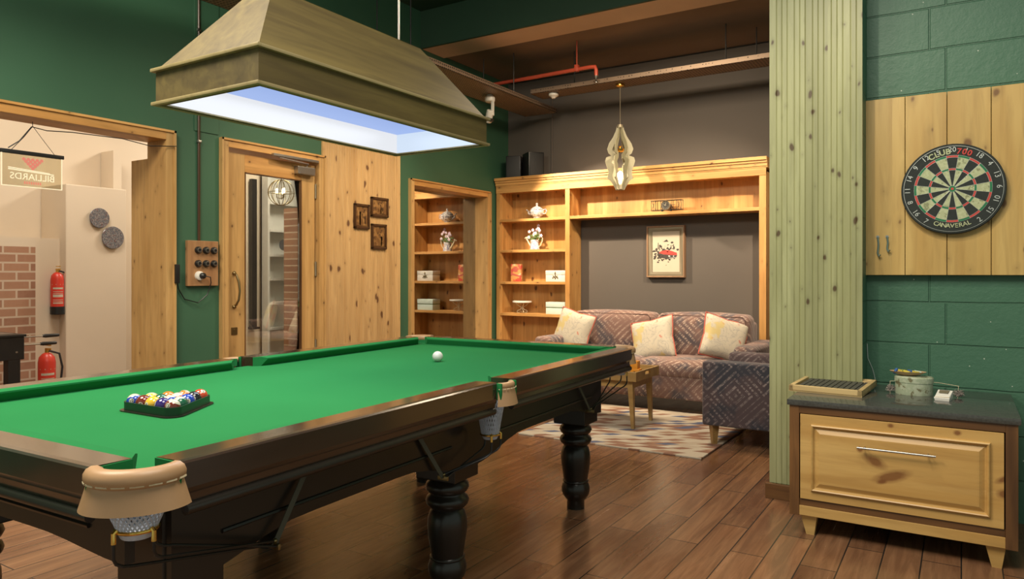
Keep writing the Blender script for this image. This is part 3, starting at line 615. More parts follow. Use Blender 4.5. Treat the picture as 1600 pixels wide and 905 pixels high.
# pockets
def pocket(cx, cy, ang, corner, brk):
    """leather pad, skirt, net, ring, rods. ang = outward direction in table space"""
    root = MB(); seg = 18; sp = 1.40 if corner else .95; R = .072 if corner else .052; r0 = .022 if corner else .013
    T = Matrix.Translation((cx, cy, 0)) @ Matrix.Rotation(ang, 4, 'Z'); root.X = T
    arc = [(-sp+2*sp*i/seg) for i in range(seg+1)]
    k = .95
    path = [(R*math.cos(a)*k, R*1.12*math.sin(a), ZT-.011) for a in arc]
    root.tube(path, r0, 12)
    lp = root.obj('pocket_leather', M['leather'] if corner or True else 0, TR)
    hgt = .066 if corner else .07
    s = MB(); s.X = T
    o_r = []; i_r = []
    rings = []
    for f in (0, .25, .5, .75, 1):
        fl = 1+.04*f; rr = R+.010+.014*f
        rings.append([(rr*math.cos(a)*k, rr*1.12*math.sin(a)*fl, ZT-.014-hgt*f) for a in arc]+[((rr-.004)*math.cos(a)*k, (rr-.004)*1.12*math.sin(a)*fl, ZT-.014-hgt*f) for a in reversed(arc)])
    s.loft(rings); s.obj('leather_skirt', M['leather'], lp)
    s = MB(); s.X = T; n = 8
    for i in range(n):
        a = -sp+2*sp*(i+.12)/n; a2 = -sp+2*sp*(i+.88)/n; rr = R+.017
        s.tube([(rr*math.cos(q)*k, rr*1.12*math.sin(q), ZT-.021) for q in (a, (a+a2)/2, a2)], .0032 if corner else .0018, 6)
    s.obj('stitching', M['stitch'], lp)
    # cloth tabs at both ends of the leather
    for q in (-1, 1):
        s = MB(); s.X = T; s.box(R*math.cos(sp)*k-.012, R*math.cos(sp)*k+.020, q*(R*1.12*math.sin(sp)+.006)-.006, q*(R*1.12*math.sin(sp)+.006)+.006, ZT-.060, ZT+.001, .003)
        s.obj('cloth_tab', M['cloth'], lp)
    s = MB(); s.X = T; rr = R-.018
    s.loft([[(rr*math.cos(a)*k, rr*1.12*math.sin(a), z) for a in arc]+[((rr+.004)*math.cos(a)*k, (rr+.004)*1.12*math.sin(a), z) for a in reversed(arc)] for z in (ZB-.002, ZT-.006)]); s.obj('cloth_lining', M['cloth'], lp)
    # net
    zt, zb = (ZT-.062, .730) if corner else (ZT-.075, .655); c0x = (.0 if corner else -.035); rt, rb = (.072, .038) if corner else (.052, .032)
    if not corner: rt = .058
    s = MB(); s.X = T; N = 30 if corner else 26; st = 10
    for d in (1, -1):
        for i in range(N):
            pts = []
            for j in range(st+1):
                f = j/st; a = 2*PI*i/N+d*f*.9; r = rt+(rb-rt)*(f**.8); pts.append((c0x+r*math.cos(a), r*math.sin(a), zt+(zb-zt)*f))
            s.tube(pts, .0024, 4)
    nt = s.obj('net', M['net'], lp)
    s = MB(); s.X = T; s.lathe([(rb-.006, zt-.01), (rb-.004, zb-.012), (rb-.02, zb-.022), (.001, zb-.024)], 20, (c0x, 0, 0)) if False else s.lathe([(.001, zb-.022), (rb-.006, zb-.018), (rb, zb-.006), (rb-.001, zb)], 20, (c0x, 0, 0)); s.obj('net_cup', M['net'], nt)
    s = MB(); s.X = T; s.tube([(c0x+(rb+.004)*math.cos(2*PI*i/20), (rb+.004)*math.sin(2*PI*i/20), zb) for i in range(20)], .004, 8, True)
    for q in (-.9, .9, 2.6): s.tube([(c0x+(rb+.004)*math.cos(q), (rb+.004)*math.sin(q), zb+.004), (c0x+(rb+.011)*math.cos(q), (rb+.011)*math.sin(q), zb), (c0x+(rb+.011)*math.cos(q), (rb+.011)*math.sin(q), zb-.022)], .0052, 8)
    s.obj('brass_ring', M['brass'], nt)
    # return rods, in table space
    s = MB(); bx, by, bz = brk; c, sn = math.cos(ang), math.sin(ang)
    for i, q in enumerate((-.9, .9, 2.6)):
        lx, ly = c0x+(rb+.011)*math.cos(q), (rb+.011)*math.sin(q); px_, py_ = cx+c*lx-sn*ly, cy+sn*lx+c*ly
        ex, ey = bx+(i-1)*.012, by; dirx, diry = ex-px_, ey-py_; L = math.hypot(dirx, diry); dx, dy = dirx/L, diry/L
        z1 = zb-.022; zl = zb-.062-(.012 if i == 0 else 0)
        pts = [(px_, py_, z1), (px_, py_, zl+.02), (px_+dx*.006, py_+dy*.006, zl+.008), (px_+dx*.022, py_+dy*.022, zl-.002), (px_+dx*.05, py_+dy*.05, zl-.010), (ex, ey, bz+(.012 if i == 1 else 0))]
        s.tube(pts, .0036, 8)
    s.obj('return_rail', M['black'], nt)
    s = MB(); s.box(bx-.022, bx+.022, by-.004, by+.004, bz-.008, bz+.008, .002)
    for i in (-1, 0, 1): s.sph((bx+i*.014, by+.004, bz+(.012 if i == 0 else 0)), .0065, 10)
    s.obj('brass_bracket', M['old_brass'], nt)
    s = MB(); sy = 1 if (cy < -.5 or (cy > .5 and False)) else -1
    # strap from apron down to bracket
    tx = math.copysign(.632, cx); s2 = .16*sy
    s.loft([[(bx, by-.011, bz), (bx, by+.011, bz), (bx+.002, by+.011, bz), (bx+.002, by-.011, bz)], [(tx, by+s2-.011, .745), (tx, by+s2+.011, .745), (tx+.002, by+s2+.011, .745), (tx+.002, by+s2-.011, .745)]]); s.obj('hanger_strap', M['strap'], nt, False)
for sx in (1, -1):
    pocket(sx*(HW-.068), -(HL-.068), math.atan2(-1, sx), True, (sx*.655, -1.01, .545))
    pocket(sx*(HW-.090), (HL-.095), math.atan2(1, sx), True, (sx*.645, 1.10, .555))
    pocket(sx*(HW-.030), 0, 0 if sx > 0 else PI, False, (sx*.645, -.22, .53))

# cue ball, rack and balls (table cloth z = .82)
DB = .05; rb_ = DB/2
b = MB(); b.sph((0, 0, 0), .027, 32); o = b.obj('cue_ball', M['white'], loc=(-2.275, 2.935, ZB+.027), angle=2); tag(o, 'plain white cue ball near the far end of the green cloth', 'ball')
BALLC = {'yellow': (.80, .50, .04), 'blue': (.02, .06, .42), 'red': (.60, .07, .03), 'purple': (.035, .02, .16), 'orange': (.72, .20, .03), 'green': (.02, .13, .07), 'maroon': (.16, .025, .015), 'black': (.02, .022, .028)}
def ball_mat(c, stripe):
    n = NT('ball_%s_%s' % (c, 'stripe' if stripe else 'solid')); X = n.xyz(); cc = BALLC[c]; wh = (.62, .60, .50)
    spot = n.math('GREATER_THAN', X[0], rb_*.93)
    if stripe: col_ = n.mix(n.math('GREATER_THAN', n.math('ABSOLUTE', X[2]), rb_*.52), cc, wh)
    else: col_ = n.comb(*cc)
    n.base(n.mix(spot, col_, wh)).rough(.08); n.b.inputs['Coat Weight'].default_value = .5; return n.m
# rack frame vertices (world)
V0, V1, V2 = Vector((-2.356, 1.322)), Vector((-2.070, 1.345)), Vector((-2.235, 1.612))
cen = (V0+V1+V2)/3; side = DB*(4+math.sqrt(3)); Rv = side/math.sqrt(3); th0 = math.atan2(V1.y-cen.y, V1.x-cen.x)
A = [cen+Vector((math.cos(th0+k*2*PI/3), math.sin(th0+k*2*PI/3)))*Rv for k in range(3)]   # 0 front, 1 far right, 2 left
Rt = thing('ball_rack', 'dark triangular rack holding the coloured balls on green cloth', 'ball rack', (cen.x, cen.y, ZB))
def rounded_tri(Rr, rad, n=8):
    pts = []
    for k in range(3):
        c = Vector((math.cos(th0+k*2*PI/3), math.sin(th0+k*2*PI/3)))*(Rr-2*rad)
        for i in range(n+1):
            a = th0+k*2*PI/3-PI/3+2*PI/3*i/n; pts.append((c.x+rad*math.cos(a), c.y+rad*math.sin(a)))
    return pts
b = MB(); P1 = rounded_tri(Rv+.002, .026); P2 = rounded_tri(Rv+.012, .031)
rings = [[(x, y, z) for x, y in P] for P, z in ((P1, .004), (P1, .031), (P2, .031), (P2, .004))]; rings.append(rings[0]); b.loft(rings, caps=False); b.obj('rack_frame', plain('rack_green', (.012, .035, .018), .35), Rt)
b = MB(); P3 = rounded_tri(Rv+.034, .040); rings = [[(x, y, z) for x, y in P] for P, z in ((P1, .0), (P1, .004), (P3, .004), (P3, 0))]; rings.append(rings[0]); b.loft(rings, caps=False); b.obj('rack_flange', M['ebony'], Rt)
inn = [cen+(a-cen)*(1-2*rb_/Rv) for a in A]      # centres of corner balls
names = {(0, 0): ('maroon', 1, 'maroon striped pool ball at the front corner of the rack'), (1, 0): ('purple', 0, 'dark purple pool ball second from front corner of rack'), (2, 0): ('yellow', 0, 'golden yellow pool ball in the middle of the rack front side'), (3, 0): ('maroon', 0, 'plain maroon pool ball left along the rack front side'), (4, 0): ('blue', 1, 'blue and white striped pool ball at the left rack corner'),
 (0, 1): ('green', 1, 'green striped pool ball with number disc beside front corner'), (0, 2): ('blue', 0, 'bright blue pool ball midway on the right rack side'), (0, 3): ('black', 0, 'black pool ball next to the far right rack corner'), (0, 4): ('red', 0, 'orange-red pool ball at the far right rack corner'),
 (1, 1): ('blue', 1, 'blue striped pool ball inside the rack behind the purple ball'), (1, 2): ('red', 1, 'red striped pool ball inside the rack behind the blue ball'), (2, 1): ('green', 0, 'plain green pool ball inside the rack behind the yellow ball'), (1, 3): ('orange', 1, 'orange striped pool ball on the rack rear side near far right corner'), (2, 2): ('orange', 0, 'plain orange pool ball on the rack rear side middle'), (3, 1): ('yellow', 1, 'yellow and white striped pool ball on the rack rear side left')}
bmesh_ball = None; BM = {}; NUM = {'yellow': (1, 9), 'blue': (2, 10), 'red': (3, 11), 'purple': (4, 12), 'orange': (5, 13), 'green': (6, 14), 'maroon': (7, 15), 'black': (8, 8)}
used_num = set(); random.seed(3)
for (i, j), (c, stp, lab) in names.items():
    # i steps toward left corner (A[2]), j toward far right (A[1])
    p = inn[0]+(inn[2]-inn[0])*(i/4)+(inn[1]-inn[0])*(j/4)
    if (c, stp) not in BM: BM[(c, stp)] = ball_mat(c, stp)
    b = MB(); b.sph((0, 0, 0), rb_*.992, 28); o = b.obj('pool_ball', BM[(c, stp)], loc=(p.x, p.y, ZB+rb_+.004), angle=2)
    o.rotation_euler = (random.uniform(-.5, .5), random.uniform(-.9, .1), random.uniform(-2.2, .4))
    if (c, stp) in (('green', 1), ('blue', 1)): o.rotation_euler = (.3, -.25, -.95)
    tag(o, lab, 'ball', 'coloured balls in the rack')
    b = MB(); b.text(str(NUM[c][stp]), .014, onX(rb_*.985), .0003); b.obj('number_print', M['black'], o, False)

# ============================================================ HOOD LAMP OVER TABLE
LX0, LX1, LY0, LY1, LZ = -2.665, -2.062, 1.655, 3.066, 1.93
lc = ((LX0+LX1)/2, (LY0+LY1)/2); hx, hy = (LX1-LX0)/2, (LY1-LY0)/2
T = thing('billiard_hood_lamp', 'large olive wood hood lamp with glowing white inside over pool table', 'lamp', (lc[0], lc[1], LZ))
def ringrect(a, c, z): return [(-a, -c, z), (a, -c, z), (a, c, z), (-a, c, z)]
b = MB(); bw = .012
b.box(-hx, hx, -hy, -hy+bw, 0.005, .128).box(-hx, hx, hy-bw, hy, 0.005, .128).box(-hx, -hx+bw, -hy+bw, hy-bw, .005, .128).box(hx-bw, hx, -hy+bw, hy-bw, .005, .128); b.obj('hood_band', M['hood'], T, False)
b = MB(); a_, c_ = .228, .25; b.loft([ringrect(hx, hy, .132), ringrect(hx-a_, hy-c_, .462), ringrect(hx-a_-.01, hy-c_-.01, .462), ringrect(hx-.014, hy-.014, .132)], caps=False)
b.box(-hx+a_, hx-a_, -hy+c_, hy-c_, .452, .464); b.obj('hood_slopes', M['hood'], T, False)
for z, e, h in ((.124, .016, .014), (-.006, .014, .014)):
    b = MB()
    for (x0, x1, y0, y1) in ((-hx-e, hx+e, -hy-e, -hy+.004), (-hx-e, hx+e, hy-.004, hy+e), (-hx-e, -hx+.004, -hy, hy), (hx-.004, hx+e, -hy, hy)): b.box(x0, x1, y0, y1, z, z+h, .004)
    b.obj('moulding', M['hood_bead'], T)
b = MB(); q = .026; b.box(-hx, hx, -hy, -hy+q, -.002, .004).box(-hx, hx, hy-q, hy, -.002, .004).box(-hx, -hx+q, -hy+q, hy-q, -.002, .004).box(hx-q, hx, -hy+q, hy-q, -.002, .004); b.obj('rim_lip', M['hood'], T, False)
b = MB(); g0, g1, zt_ = hx-q, hy-q, .105
b.mat(M['hood_light']).box(-g0-.004, -g0, -g1, g1, .004, zt_).box(g0, g0+.004, -g1, g1, .004, zt_).mat(M['hood_light_end']).box(-g0, g0, g1, g1+.004, .004, zt_).box(-g0, g0, -g1-.004, -g1, .004, zt_); b.obj('liner', None, T, False)
b = MB(); b.box(-g0, g0, -g1, g1, zt_, zt_+.004); b.obj('diffuser', M['hood_light_blue'], T, False)
b = MB()
for y in (-hy+c_+.08, hy-c_-.08): b.tube([(0, y, .46), (0, y, H-LZ)], .005, 8); b.lathe([(.03, 0), (.03, .01), (.01, .02)], 16, (0, y, .462))
b.obj('suspension_rod', M['steel'], T)
light('hood_tubes', 'AREA', (lc[0], lc[1], LZ+.095), 13, (.85, .93, 1.0), (lc[0], lc[1], 0), shape='RECTANGLE', size=.45, size_y=1.2)

# ============================================================ BOOKCASE
T = thing('bookcase', 'built-in knotty pine bookcase with shelves left and bridge over sofa', 'bookcase', (-4.93, BY, 0))
ox = -4.93
def bx(m, x0, x1, y0, y1, z0, z1, bev=.002): m.box(x0-ox, x1-ox, y0-BY, y1-BY, z0, z1, bev)
D1 = WY-.012
b = MB(); bx(b, -4.93, -4.878, BY, D1, 0, 2.29); bx(b, -4.878, -4.865, BY+.02, D1, 0, 2.29); b.obj('side_post', M['pine_y'], T, False)
b = MB(); bx(b, -3.962, -3.903, BY, D1, 0, 2.29); b.obj('divider', M['pine_y'], T, False)
b = MB(); bx(b, -1.744, -1.675, BY, D1, 0, 2.29); b.obj('side_post', M['pine_y'], T, False)
b = MB(); bx(b, -4.878, -3.962, D1-.012, D1, 0, 2.29, 0); bx(b, -3.903, -1.744, D1-.012, D1, 1.93, 2.29, 0); b.obj('back_panel', M['pine'], T, False)
for z in (1.925, 1.545, 1.155, .765, .36):
    b = MB(); bx(b, -4.878, -3.962, BY+.004, D1-.012, z-.012, z+.02); b.obj('shelf', M['pine_h'], T, False)
b = MB(); bx(b, -3.903, -1.744, BY+.004, D1-.012, 1.915, 1.95); b.obj('bridge_shelf', M['pine_h'], T, False)
b = MB(); bx(b, -4.93, -1.675, BY-.006, BY+.02, 2.27, 2.36); bx(b, -4.93, -1.675, BY, D1, 2.29, 2.31, 0)
for i, (d, z0, z1) in enumerate(((.012, 2.345, 2.36), (.022, 2.36, 2.395), (.035, 2.395, 2.42), (.052, 2.42, 2.455))): bx(b, -4.93, -1.66, BY-d, D1, z0, z1, .003)
b.obj('cornice', M['pine_h'], T, False)

def put(x, y, z): return (x, y, z)
# teapot-like tureen
def tureen(loc):
    t = thing('lidded_pot', 'silvery patterned lidded pot with spout and finial on top left shelf', 'pot', loc)
    b = MB(); b.lathe([(.045, 0), (.05, .006), (.035, .014), (.06, .03), (.088, .06), (.092, .085), (.08, .105), (.085, .108)], 28); b.obj('body', M['silver_china'], t)
    b = MB(); b.lathe([(.084, .108), (.07, .125), (.04, .145), (.015, .155), (.010, .165), (.016, .175), (.012, .188), (.001, .195)], 28); b.obj('lid', M['silver_china'], t)
    b = MB(); b.tube([(-.08, 0, .05), (-.115, 0, .065), (-.125, 0, .10), (-.15, 0, .115)], .012, 8, rad=[.016, .012, .009, .008]); b.obj('spout', M['silver_china'], t)
    b = MB(); b.tube([(.085, 0, .10), (.12, 0, .115), (.135, 0, .09), (.12, 0, .06), (.085, 0, .055)], .006, 8); b.obj('handle', M['china'], t)
tureen((-4.42, 7.68, 1.946))
t = thing('watering_can', 'floral china watering can holding small pink and white flowers', 'watering can', (-4.44, 7.66, 1.566))
b = MB(); b.lathe([(.058, 0), (.062, .004), (.052, .06), (.048, .09), (.052, .12), (.047, .12), (.042, .09), (.001, .085)], 28); b.obj('body', M['china'], t)
b = MB(); b.tube([(-.05, 0, .04), (-.08, 0, .08), (-.115, 0, .135)], .01, 10, rad=[.014, .010, .009]); b.lathe([(.009, 0), (.024, .02), (.024, .024)], 14, mx=Matrix.Translation((-.112, 0, .13)) @ Matrix.Rotation(-.6, 4, 'Y')); b.obj('spout', M['bone'], t)
b = MB(); b.tube([(.05, 0, .03), (.08, 0, .05), (.105, 0, .10), (.11, 0, .14), (.09, 0, .155), (.048, 0, .12)], .006, 8); b.obj('handle', M['bone'], t)
b = MB(); random.seed(5); L = MB()
for i in range(16):
    a = random.uniform(0, 2*PI); r = random.uniform(.0, .11); h = random.uniform(.17, .30) if r < .07 else random.uniform(.14, .24); px_, py_ = r*math.cos(a)*1.0, r*math.sin(a)*.5
    L.tube([(px_*.2, py_*.2, .09), (px_*.7, py_*.7, h*.7), (px_, py_, h)], .002, 5)
    for k in range(5): q = 2*PI*k/5; b.sph((px_+.012*math.cos(q), py_-.004, h+.012*math.sin(q)), .0095, 8, (1, .45, 1))
    b.sph((px_, py_-.009, h), .006, 6)
for i in range(40):
    a = random.uniform(0, 2*PI); r = random.uniform(.01, .085); L.sph((r*math.cos(a), r*math.sin(a)*.5, random.uniform(.12, .19)), .014, 6, (1, .4, .6))
b.obj('flowers', M['petal'], t); L.obj('foliage', M['leaf'], t)
# red patterned box
t = thing('gift_tin', 'upright red and orange patterned tin leaning on the shelf', 'tin', (-4.70, 7.66, 1.176), .12)
b = MB(); b.box(-.068, .068, -.03, .03, 0, .215, .008); b.obj('tin_body', M['redbox'], t)
b = MB(); b.prism([(.034*math.cos(2*PI*i/20), .15+.034*math.sin(2*PI*i/20)) for i in range(20)], 0, .002, onY(-.03)); b.prism([(-.066, .085), (.066, .05), (.066, .07), (-.066, .11)], 0, .002, onY(-.03)); b.obj('printed_emblem', M['piping_red'], t, False)
t = thing('ornament_box', 'white wooden box with a dark gold flower ornament', 'box', (-4.115, 7.66, 1.176))
b = MB(); b.box(-.132, .132, -.07, .09, 0, .082, .004).box(-.134, .134, -.072, .092, .084, .135, .005); b.obj('box_body', M['white'], t)
b = MB()
for (x, z, r) in ((0, .10, .013), (0, .075, .010), (-.018, .06, .012), (.018, .06, .012), (-.032, .045, .010), (.032, .045, .010), (0, .045, .012), (0, .115, .007), (-.03, .07, .006), (.03, .07, .006)): b.sph((x, -.073, z), r, 10, (.8, .35, 1))
b.tube([(0, -.073, .03), (0, -.073, .12)], .004, 6); b.obj('ornament', M['old_brass'], t)
t = thing('cake_stand', 'small white-topped cake stand with curled wire legs', 'cake stand', (-4.62, 7.66, .786))
b = MB(); b.lathe([(.115, .128), (.12, .131), (.12, .146), (.116, .149)], 32); b.obj('plate', M['white'], t)
b = MB()
for k in range(4):
    a = PI/4+PI*k/2; ca, sa = math.cos(a), math.sin(a); b.tube([(ca*r, sa*r, z) for r, z in ((.085, .125), (.06, .10), (.02, .075), (.01, .06), (.03, .04), (.06, .03), (.065, .012), (.045, .003), (.03, .012))], .004, 6)
b.obj('wire_legs', M['bone'], t)
t = thing('mint_box', 'two-part pale mint box on second shelf from bottom', 'box', (-4.115, 7.66, .786))
b = MB(); b.box(-.13, .13, -.07, .09, 0, .074, .003); b.obj('box_base', M['mint'], t); b = MB(); b.box(-.125, .125, -.065, .085, .074, .084); b.obj('ribbon_gap', M['leaf'], t); b = MB(); b.box(-.132, .132, -.072, .092, .084, .145, .004); b.obj('box_lid', M['mint'], t)
b = MB(); random.seed(9)
for i in range(12): b.sph((random.uniform(-.14, .14), random.uniform(-.05, .05), .015+random.uniform(0, .03)), .024, 8, (1, .8, .55))
b.box(-.17, .17, -.07, .07, 0, .012, .004); o = b.obj('shell_dish', M['china'], loc=(-4.62, 7.65, .380)); tag(o, 'shallow dish of pale shells low on the bookcase', 'dish')
# biplane clock
t = thing('biplane_clock', 'dark wire biplane model with round clock face on bridge shelf', 'clock', (-2.76, 7.66, 1.95))
b = MB(); b.box(-.175, .175, -.02, .05, .128, .133).box(-.175, .175, -.02, .05, .022, .027)
for x in (-.17, -.12, -.06, .06, .12, .17): b.tube([(x, -.015, .024), (x, -.015, .131)], .003, 5); b.tube([(x, .045, .024), (x, .045, .131)], .003, 5)
for x in (-.17, .12): b.tube([(x, -.015, .024), (x+.05, -.015, .131)], .002, 5); b.tube([(x+.05, -.015, .024), (x, -.015, .131)], .002, 5)
b.obj('wings', M['black'], t)
b = MB(); b.lathe([(.045, 0), (.04, .06), (.018, .16)], 18, (0, -.02, .072), 'Y'); b.box(-.05, .05, .12, .15, .09, .094); b.obj('fuselage', M['black'], t)
b = MB(); b.lathe([(.052, 0), (.055, -.012), (.048, -.018), (.044, -.010)], 28, (0, -.022, .072), 'Y'); b.obj('clock_rim', M['pewter'], t)
b = MB(); b.mat(M['cell']).cyl((0, -.034, .072), .045, .004, 'Y', 28); b.mat(M['bone'])
for k in range(12): a = PI*k/6; b.tube([(.032*math.cos(a), -.036, .072+.032*math.sin(a)), (.04*math.cos(a), -.036, .072+.04*math.sin(a))], .0018, 4)
b.tube([(0, -.037, .072), (.006, -.037, .10)], .002, 4); b.tube([(0, -.037, .072), (-.018, -.037, .082)], .002, 4); b.obj('clock_face', None, t)
b = MB()
for x in (-.05, .05): b.cyl((x-.006, .0, .018), .018, .012, 'X', 16)
b.obj('wheels', M['rubber'], t)
# framed car picture
t = thing('framed_picture', 'framed sketch of a red vintage car above the sofa', 'picture', (-2.828, WY-.012, 1.52))
b = MB(); W2, H2 = .222, .292; fw = .036
ring_frame(b, -W2, W2, -H2, H2, [(0, .01), (0, -.044), (.004, -.05), (.014, -.05), (.018, -.044), (.018, .01)])
b.obj('outer_frame', wood('frame_tan', (.36, .22, .13), (.27, .16, .09), 'Z', 0), t)
b = MB()
ring_frame(b, -W2+.018, W2-.018, -H2+.018, H2-.018, [(0, -.036), (.010, -.038), (.030, -.030), (.044, -.028), (.047, -.018)])
b.obj('inner_frame', M['pewter'], t)
b = MB(); b.box(-W2+.05, W2-.05, -.022, -.018, -H2+.05, H2-.05); b.obj('paper_sheet', M['paper'], t, False)
b = MB(); q = onY(-.0225); b.mat(M['ink']); random.seed(11)
for i in range(110):
    x, z = random.gauss(-.01, .065), random.gauss(-.02, .045); x = max(-.14, min(.14, x)); r = random.uniform(.003, .014); n = 7
    b.prism([(x+r*random.uniform(.5, 1.3)*math.cos(2*PI*k/n)*1.4, z+r*random.uniform(.5, 1.3)*math.sin(2*PI*k/n)) for k in range(n)], 0, .0006+.00001*i, q)
for x, h in ((-.09, .12), (-.075, .06), (-.05, .045), (.06, .07), (.09, .09), (.10, .05), (.02, .04)): b.prism([(x-.006, .03), (x+.006, .03), (x+.003, .03+h*.6), (x-.003, .03+h*.6)], 0, .0008, q)
b.prism([(x*.02-.01+.0, .125+.015*math.sin(x*2.1)) for x in range(-2, 3)]+[(.03, .115), (-.03, .11)], 0, .0008, q)
b.obj('ink_sketch', None, t, False)
b = MB(); b.mat(M['dart_red']).prism([(-.085, -.015), (-.05, .010), (.02, .018), (.075, .005), (.125, -.015), (.13, -.04), (.05, -.038), (-.02, -.03)], 0, .0016, q)
b.mat(M['ink']).prism([(-.10, -.02), (-.02, -.032), (.05, -.040), (.13, -.042), (.12, -.065), (.04, -.085), (-.05, -.070), (-.10, -.045)], 0, .0014, q)
b.mat(M['white']).prism([(.035, -.075), (.10, -.072), (.125, -.062), (.10, -.068), (.04, -.070)], 0, .002, q)
for x, z in ((.045, -.052), (.09, -.052), (.035, -.05)): b.prism([(x+.007*math.cos(2*PI*i/10), z+.007*math.sin(2*PI*i/10)) for i in range(10)], 0, .0021, q)
b.obj('car_drawing', None, t, False)

# ============================================================ SOFA, CUSHIONS, ARMCHAIR
def soft(m, x0, x1, y0, y1, z0, z1, r=.04, puff=.0):
    t = bmesh.new(); bmesh.ops.create_cube(t, size=1); bmesh.ops.scale(t, vec=(x1-x0, y1-y0, z1-z0), verts=t.verts)
    bmesh.ops.bevel(t, geom=t.edges[:], offset=r, segments=4, profile=.5, affect='EDGES')
    if puff:
        bmesh.ops.subdivide_edges(t, edges=[e for e in t.edges if e.calc_length() > .15], cuts=5, use_grid_fill=True)
        for v in t.verts:
            fx, fy, fz = 2*v.co.x/(x1-x0), 2*v.co.y/(y1-y0), 2*v.co.z/(z1-z0)
            k = puff; v.co.z += k*fz*(1-fx*fx)*(1-fy*fy); v.co.y += k*fy*(1-fx*fx)*(1-fz*fz)
    bmesh.ops.translate(t, vec=((x0+x1)/2, (y0+y1)/2, (z0+z1)/2), verts=t.verts); m.add(t)
T = thing('sofa', 'two-seat sofa in brown patterned kilim fabric beneath the bookcase bridge', 'sofa', (-2.59, 6.36, 0))
b = MB(); soft(b, -.93, .93, 0, .85, .125, .335, .02); b.obj('base', M['kilim'], T)
for x0, x1 in ((-.88, -.003), (.003, .88)):
    b = MB(); soft(b, x0, x1, -.015, .62, .325, .475, .045, .018); b.obj('seat_cushion', M['kilim'], T)
b = MB(); soft(b, -.90, .90, .70, .90, .2, .80, .03); b.obj('back_frame', M['kilim'], T)
for x0, x1 in ((-.92, -.012), (.012, .92)):
    b = MB(); soft(b, x0, x1, .48, .74, .44, .875, .06, .03); c = b.obj('back_cushion', M['kilim'], T)
    p = MB(); xa, xb, za, zb_ = x0+.035, x1-.035, .47, .862; p.tube([(xa, .487, za), (xa, .487, zb_-.03), (xa+.03, .495, zb_), (xb-.03, .495, zb_), (xb, .487, zb_-.03), (xb, .487, za)], .006, 6); p.obj('piping', M['piping_dark'], c)
for s in (-1, 1):
    b = MB(); soft(b, min(s*.90, s*1.10), max(s*.90, s*1.10), -.02, .88, .125, .635, .045); b.obj('arm', M['kilim'], T)
for x in (-1.0, 1.0):
    for y in (.05, .8): b = MB(); b.lathe([(.018, 0), (.03, .13)], 4, (x, y, 0)); b.obj('foot', M['table_wood'], T, False)
def pillow(w, h, th):
    t = bmesh.new(); n = 18; V = {}
    for sgn in (1, -1):
        for i in range(n+1):
            for j in range(n+1):
                u, v = -1+2*i/n, -1+2*j/n; e = max(0, (1-u**4)*(1-v**4)); y = sgn*th/2*e**.55
                pin = 1-.09*(1-abs(u*v)**.7)*max(abs(u), abs(v))**3
                if abs(u) == 1 or abs(v) == 1: key = (i, j); 
                else: key = (i, j, sgn)
                if key not in V: V[key] = t.verts.new((u*w/2*pin, y, v*h/2*pin))
    g = lambda i, j, s: V[(i, j)] if (i, j) in V else V[(i, j, s)]
    for s in (1, -1):
        for i in range(n):
            for j in range(n): f = [g(i, j, s), g(i+1, j, s), g(i+1, j+1, s), g(i, j+1, s)]; t.faces.new(f if s < 0 else f[::-1])
    rim = [V[(i, 0)].co.copy() for i in range(n+1)]+[V[(n, j)].co.copy() for j in range(1, n+1)]+[V[(i, n)].co.copy() for i in range(n-1, -1, -1)]+[V[(0, j)].co.copy() for j in range(n-1, 0, -1)]
    return t, rim
for (x, y, z, rx, ry, rz, w_, lab) in ((-3.42, 6.70, .675, -.25, .20, -.25, .46, 'cream floral throw pillow at the sofa left arm'), (-2.56, 6.72, .625, -.30, -.24, -.08, .46, 'cream floral throw pillow in the middle of the sofa'), (-1.86, 6.70, .665, -.28, .30, .65, .44, 'cream floral throw pillow with red edge at the sofa right arm')):
    t_, rim = pillow(w_, w_*.92, .15); m = MB(); m.add(t_); o = m.obj('throw_pillow', M['floral'], loc=(x, y, z), rot=(rx, ry, rz), angle=2); tag(o, lab, 'pillow', 'floral pillows on the sofa')
    p = MB(); p.tube(rim, .006, 6, True); p.obj('piping', M['piping_red'], o)
T = thing('armchair', 'dark kilim patterned armchair with wooden feet, side turned to viewer', 'armchair', (-1.625, 5.26, .011))
b = MB(); soft(b, .0, .84, .0, .15, .145, .615, .018); b.obj('arm', M['kilim2'], T)
b = MB(); soft(b, .0, .84, .70, .85, .145, .615, .03); b.obj('arm', M['kilim2'], T)
b = MB(); soft(b, .02, .80, .15, .70, .145, .34, .02); b.obj('base', M['kilim2'], T)
b = MB(); soft(b, .02, .66, .155, .695, .33, .47, .04, .015); b.obj('seat_cushion', M['kilim2'], T)
b = MB(); soft(b, .62, .84, .02, .83, .20, .78, .05); b.obj('backrest', M['kilim2'], T)
for x in (.07, .77):
    for y in (.07, .78): b = MB(); b.lathe([(.022, 0), (.040, .15)], 4, (x, y, 0)); b.obj('foot', M['table_wood'], T, False)

# rug
m = MB(); poly = []
random.seed(2)
m.box(-.735, .735, -.76, .76, 0, .012, .004); o = m.obj('rug', M['rug'], loc=(-2.235, 5.63, 0), rot=(0, 0, -.01), smooth=False); tag(o, 'cream, rust and blue zigzag patterned rug under the coffee table', 'rug')

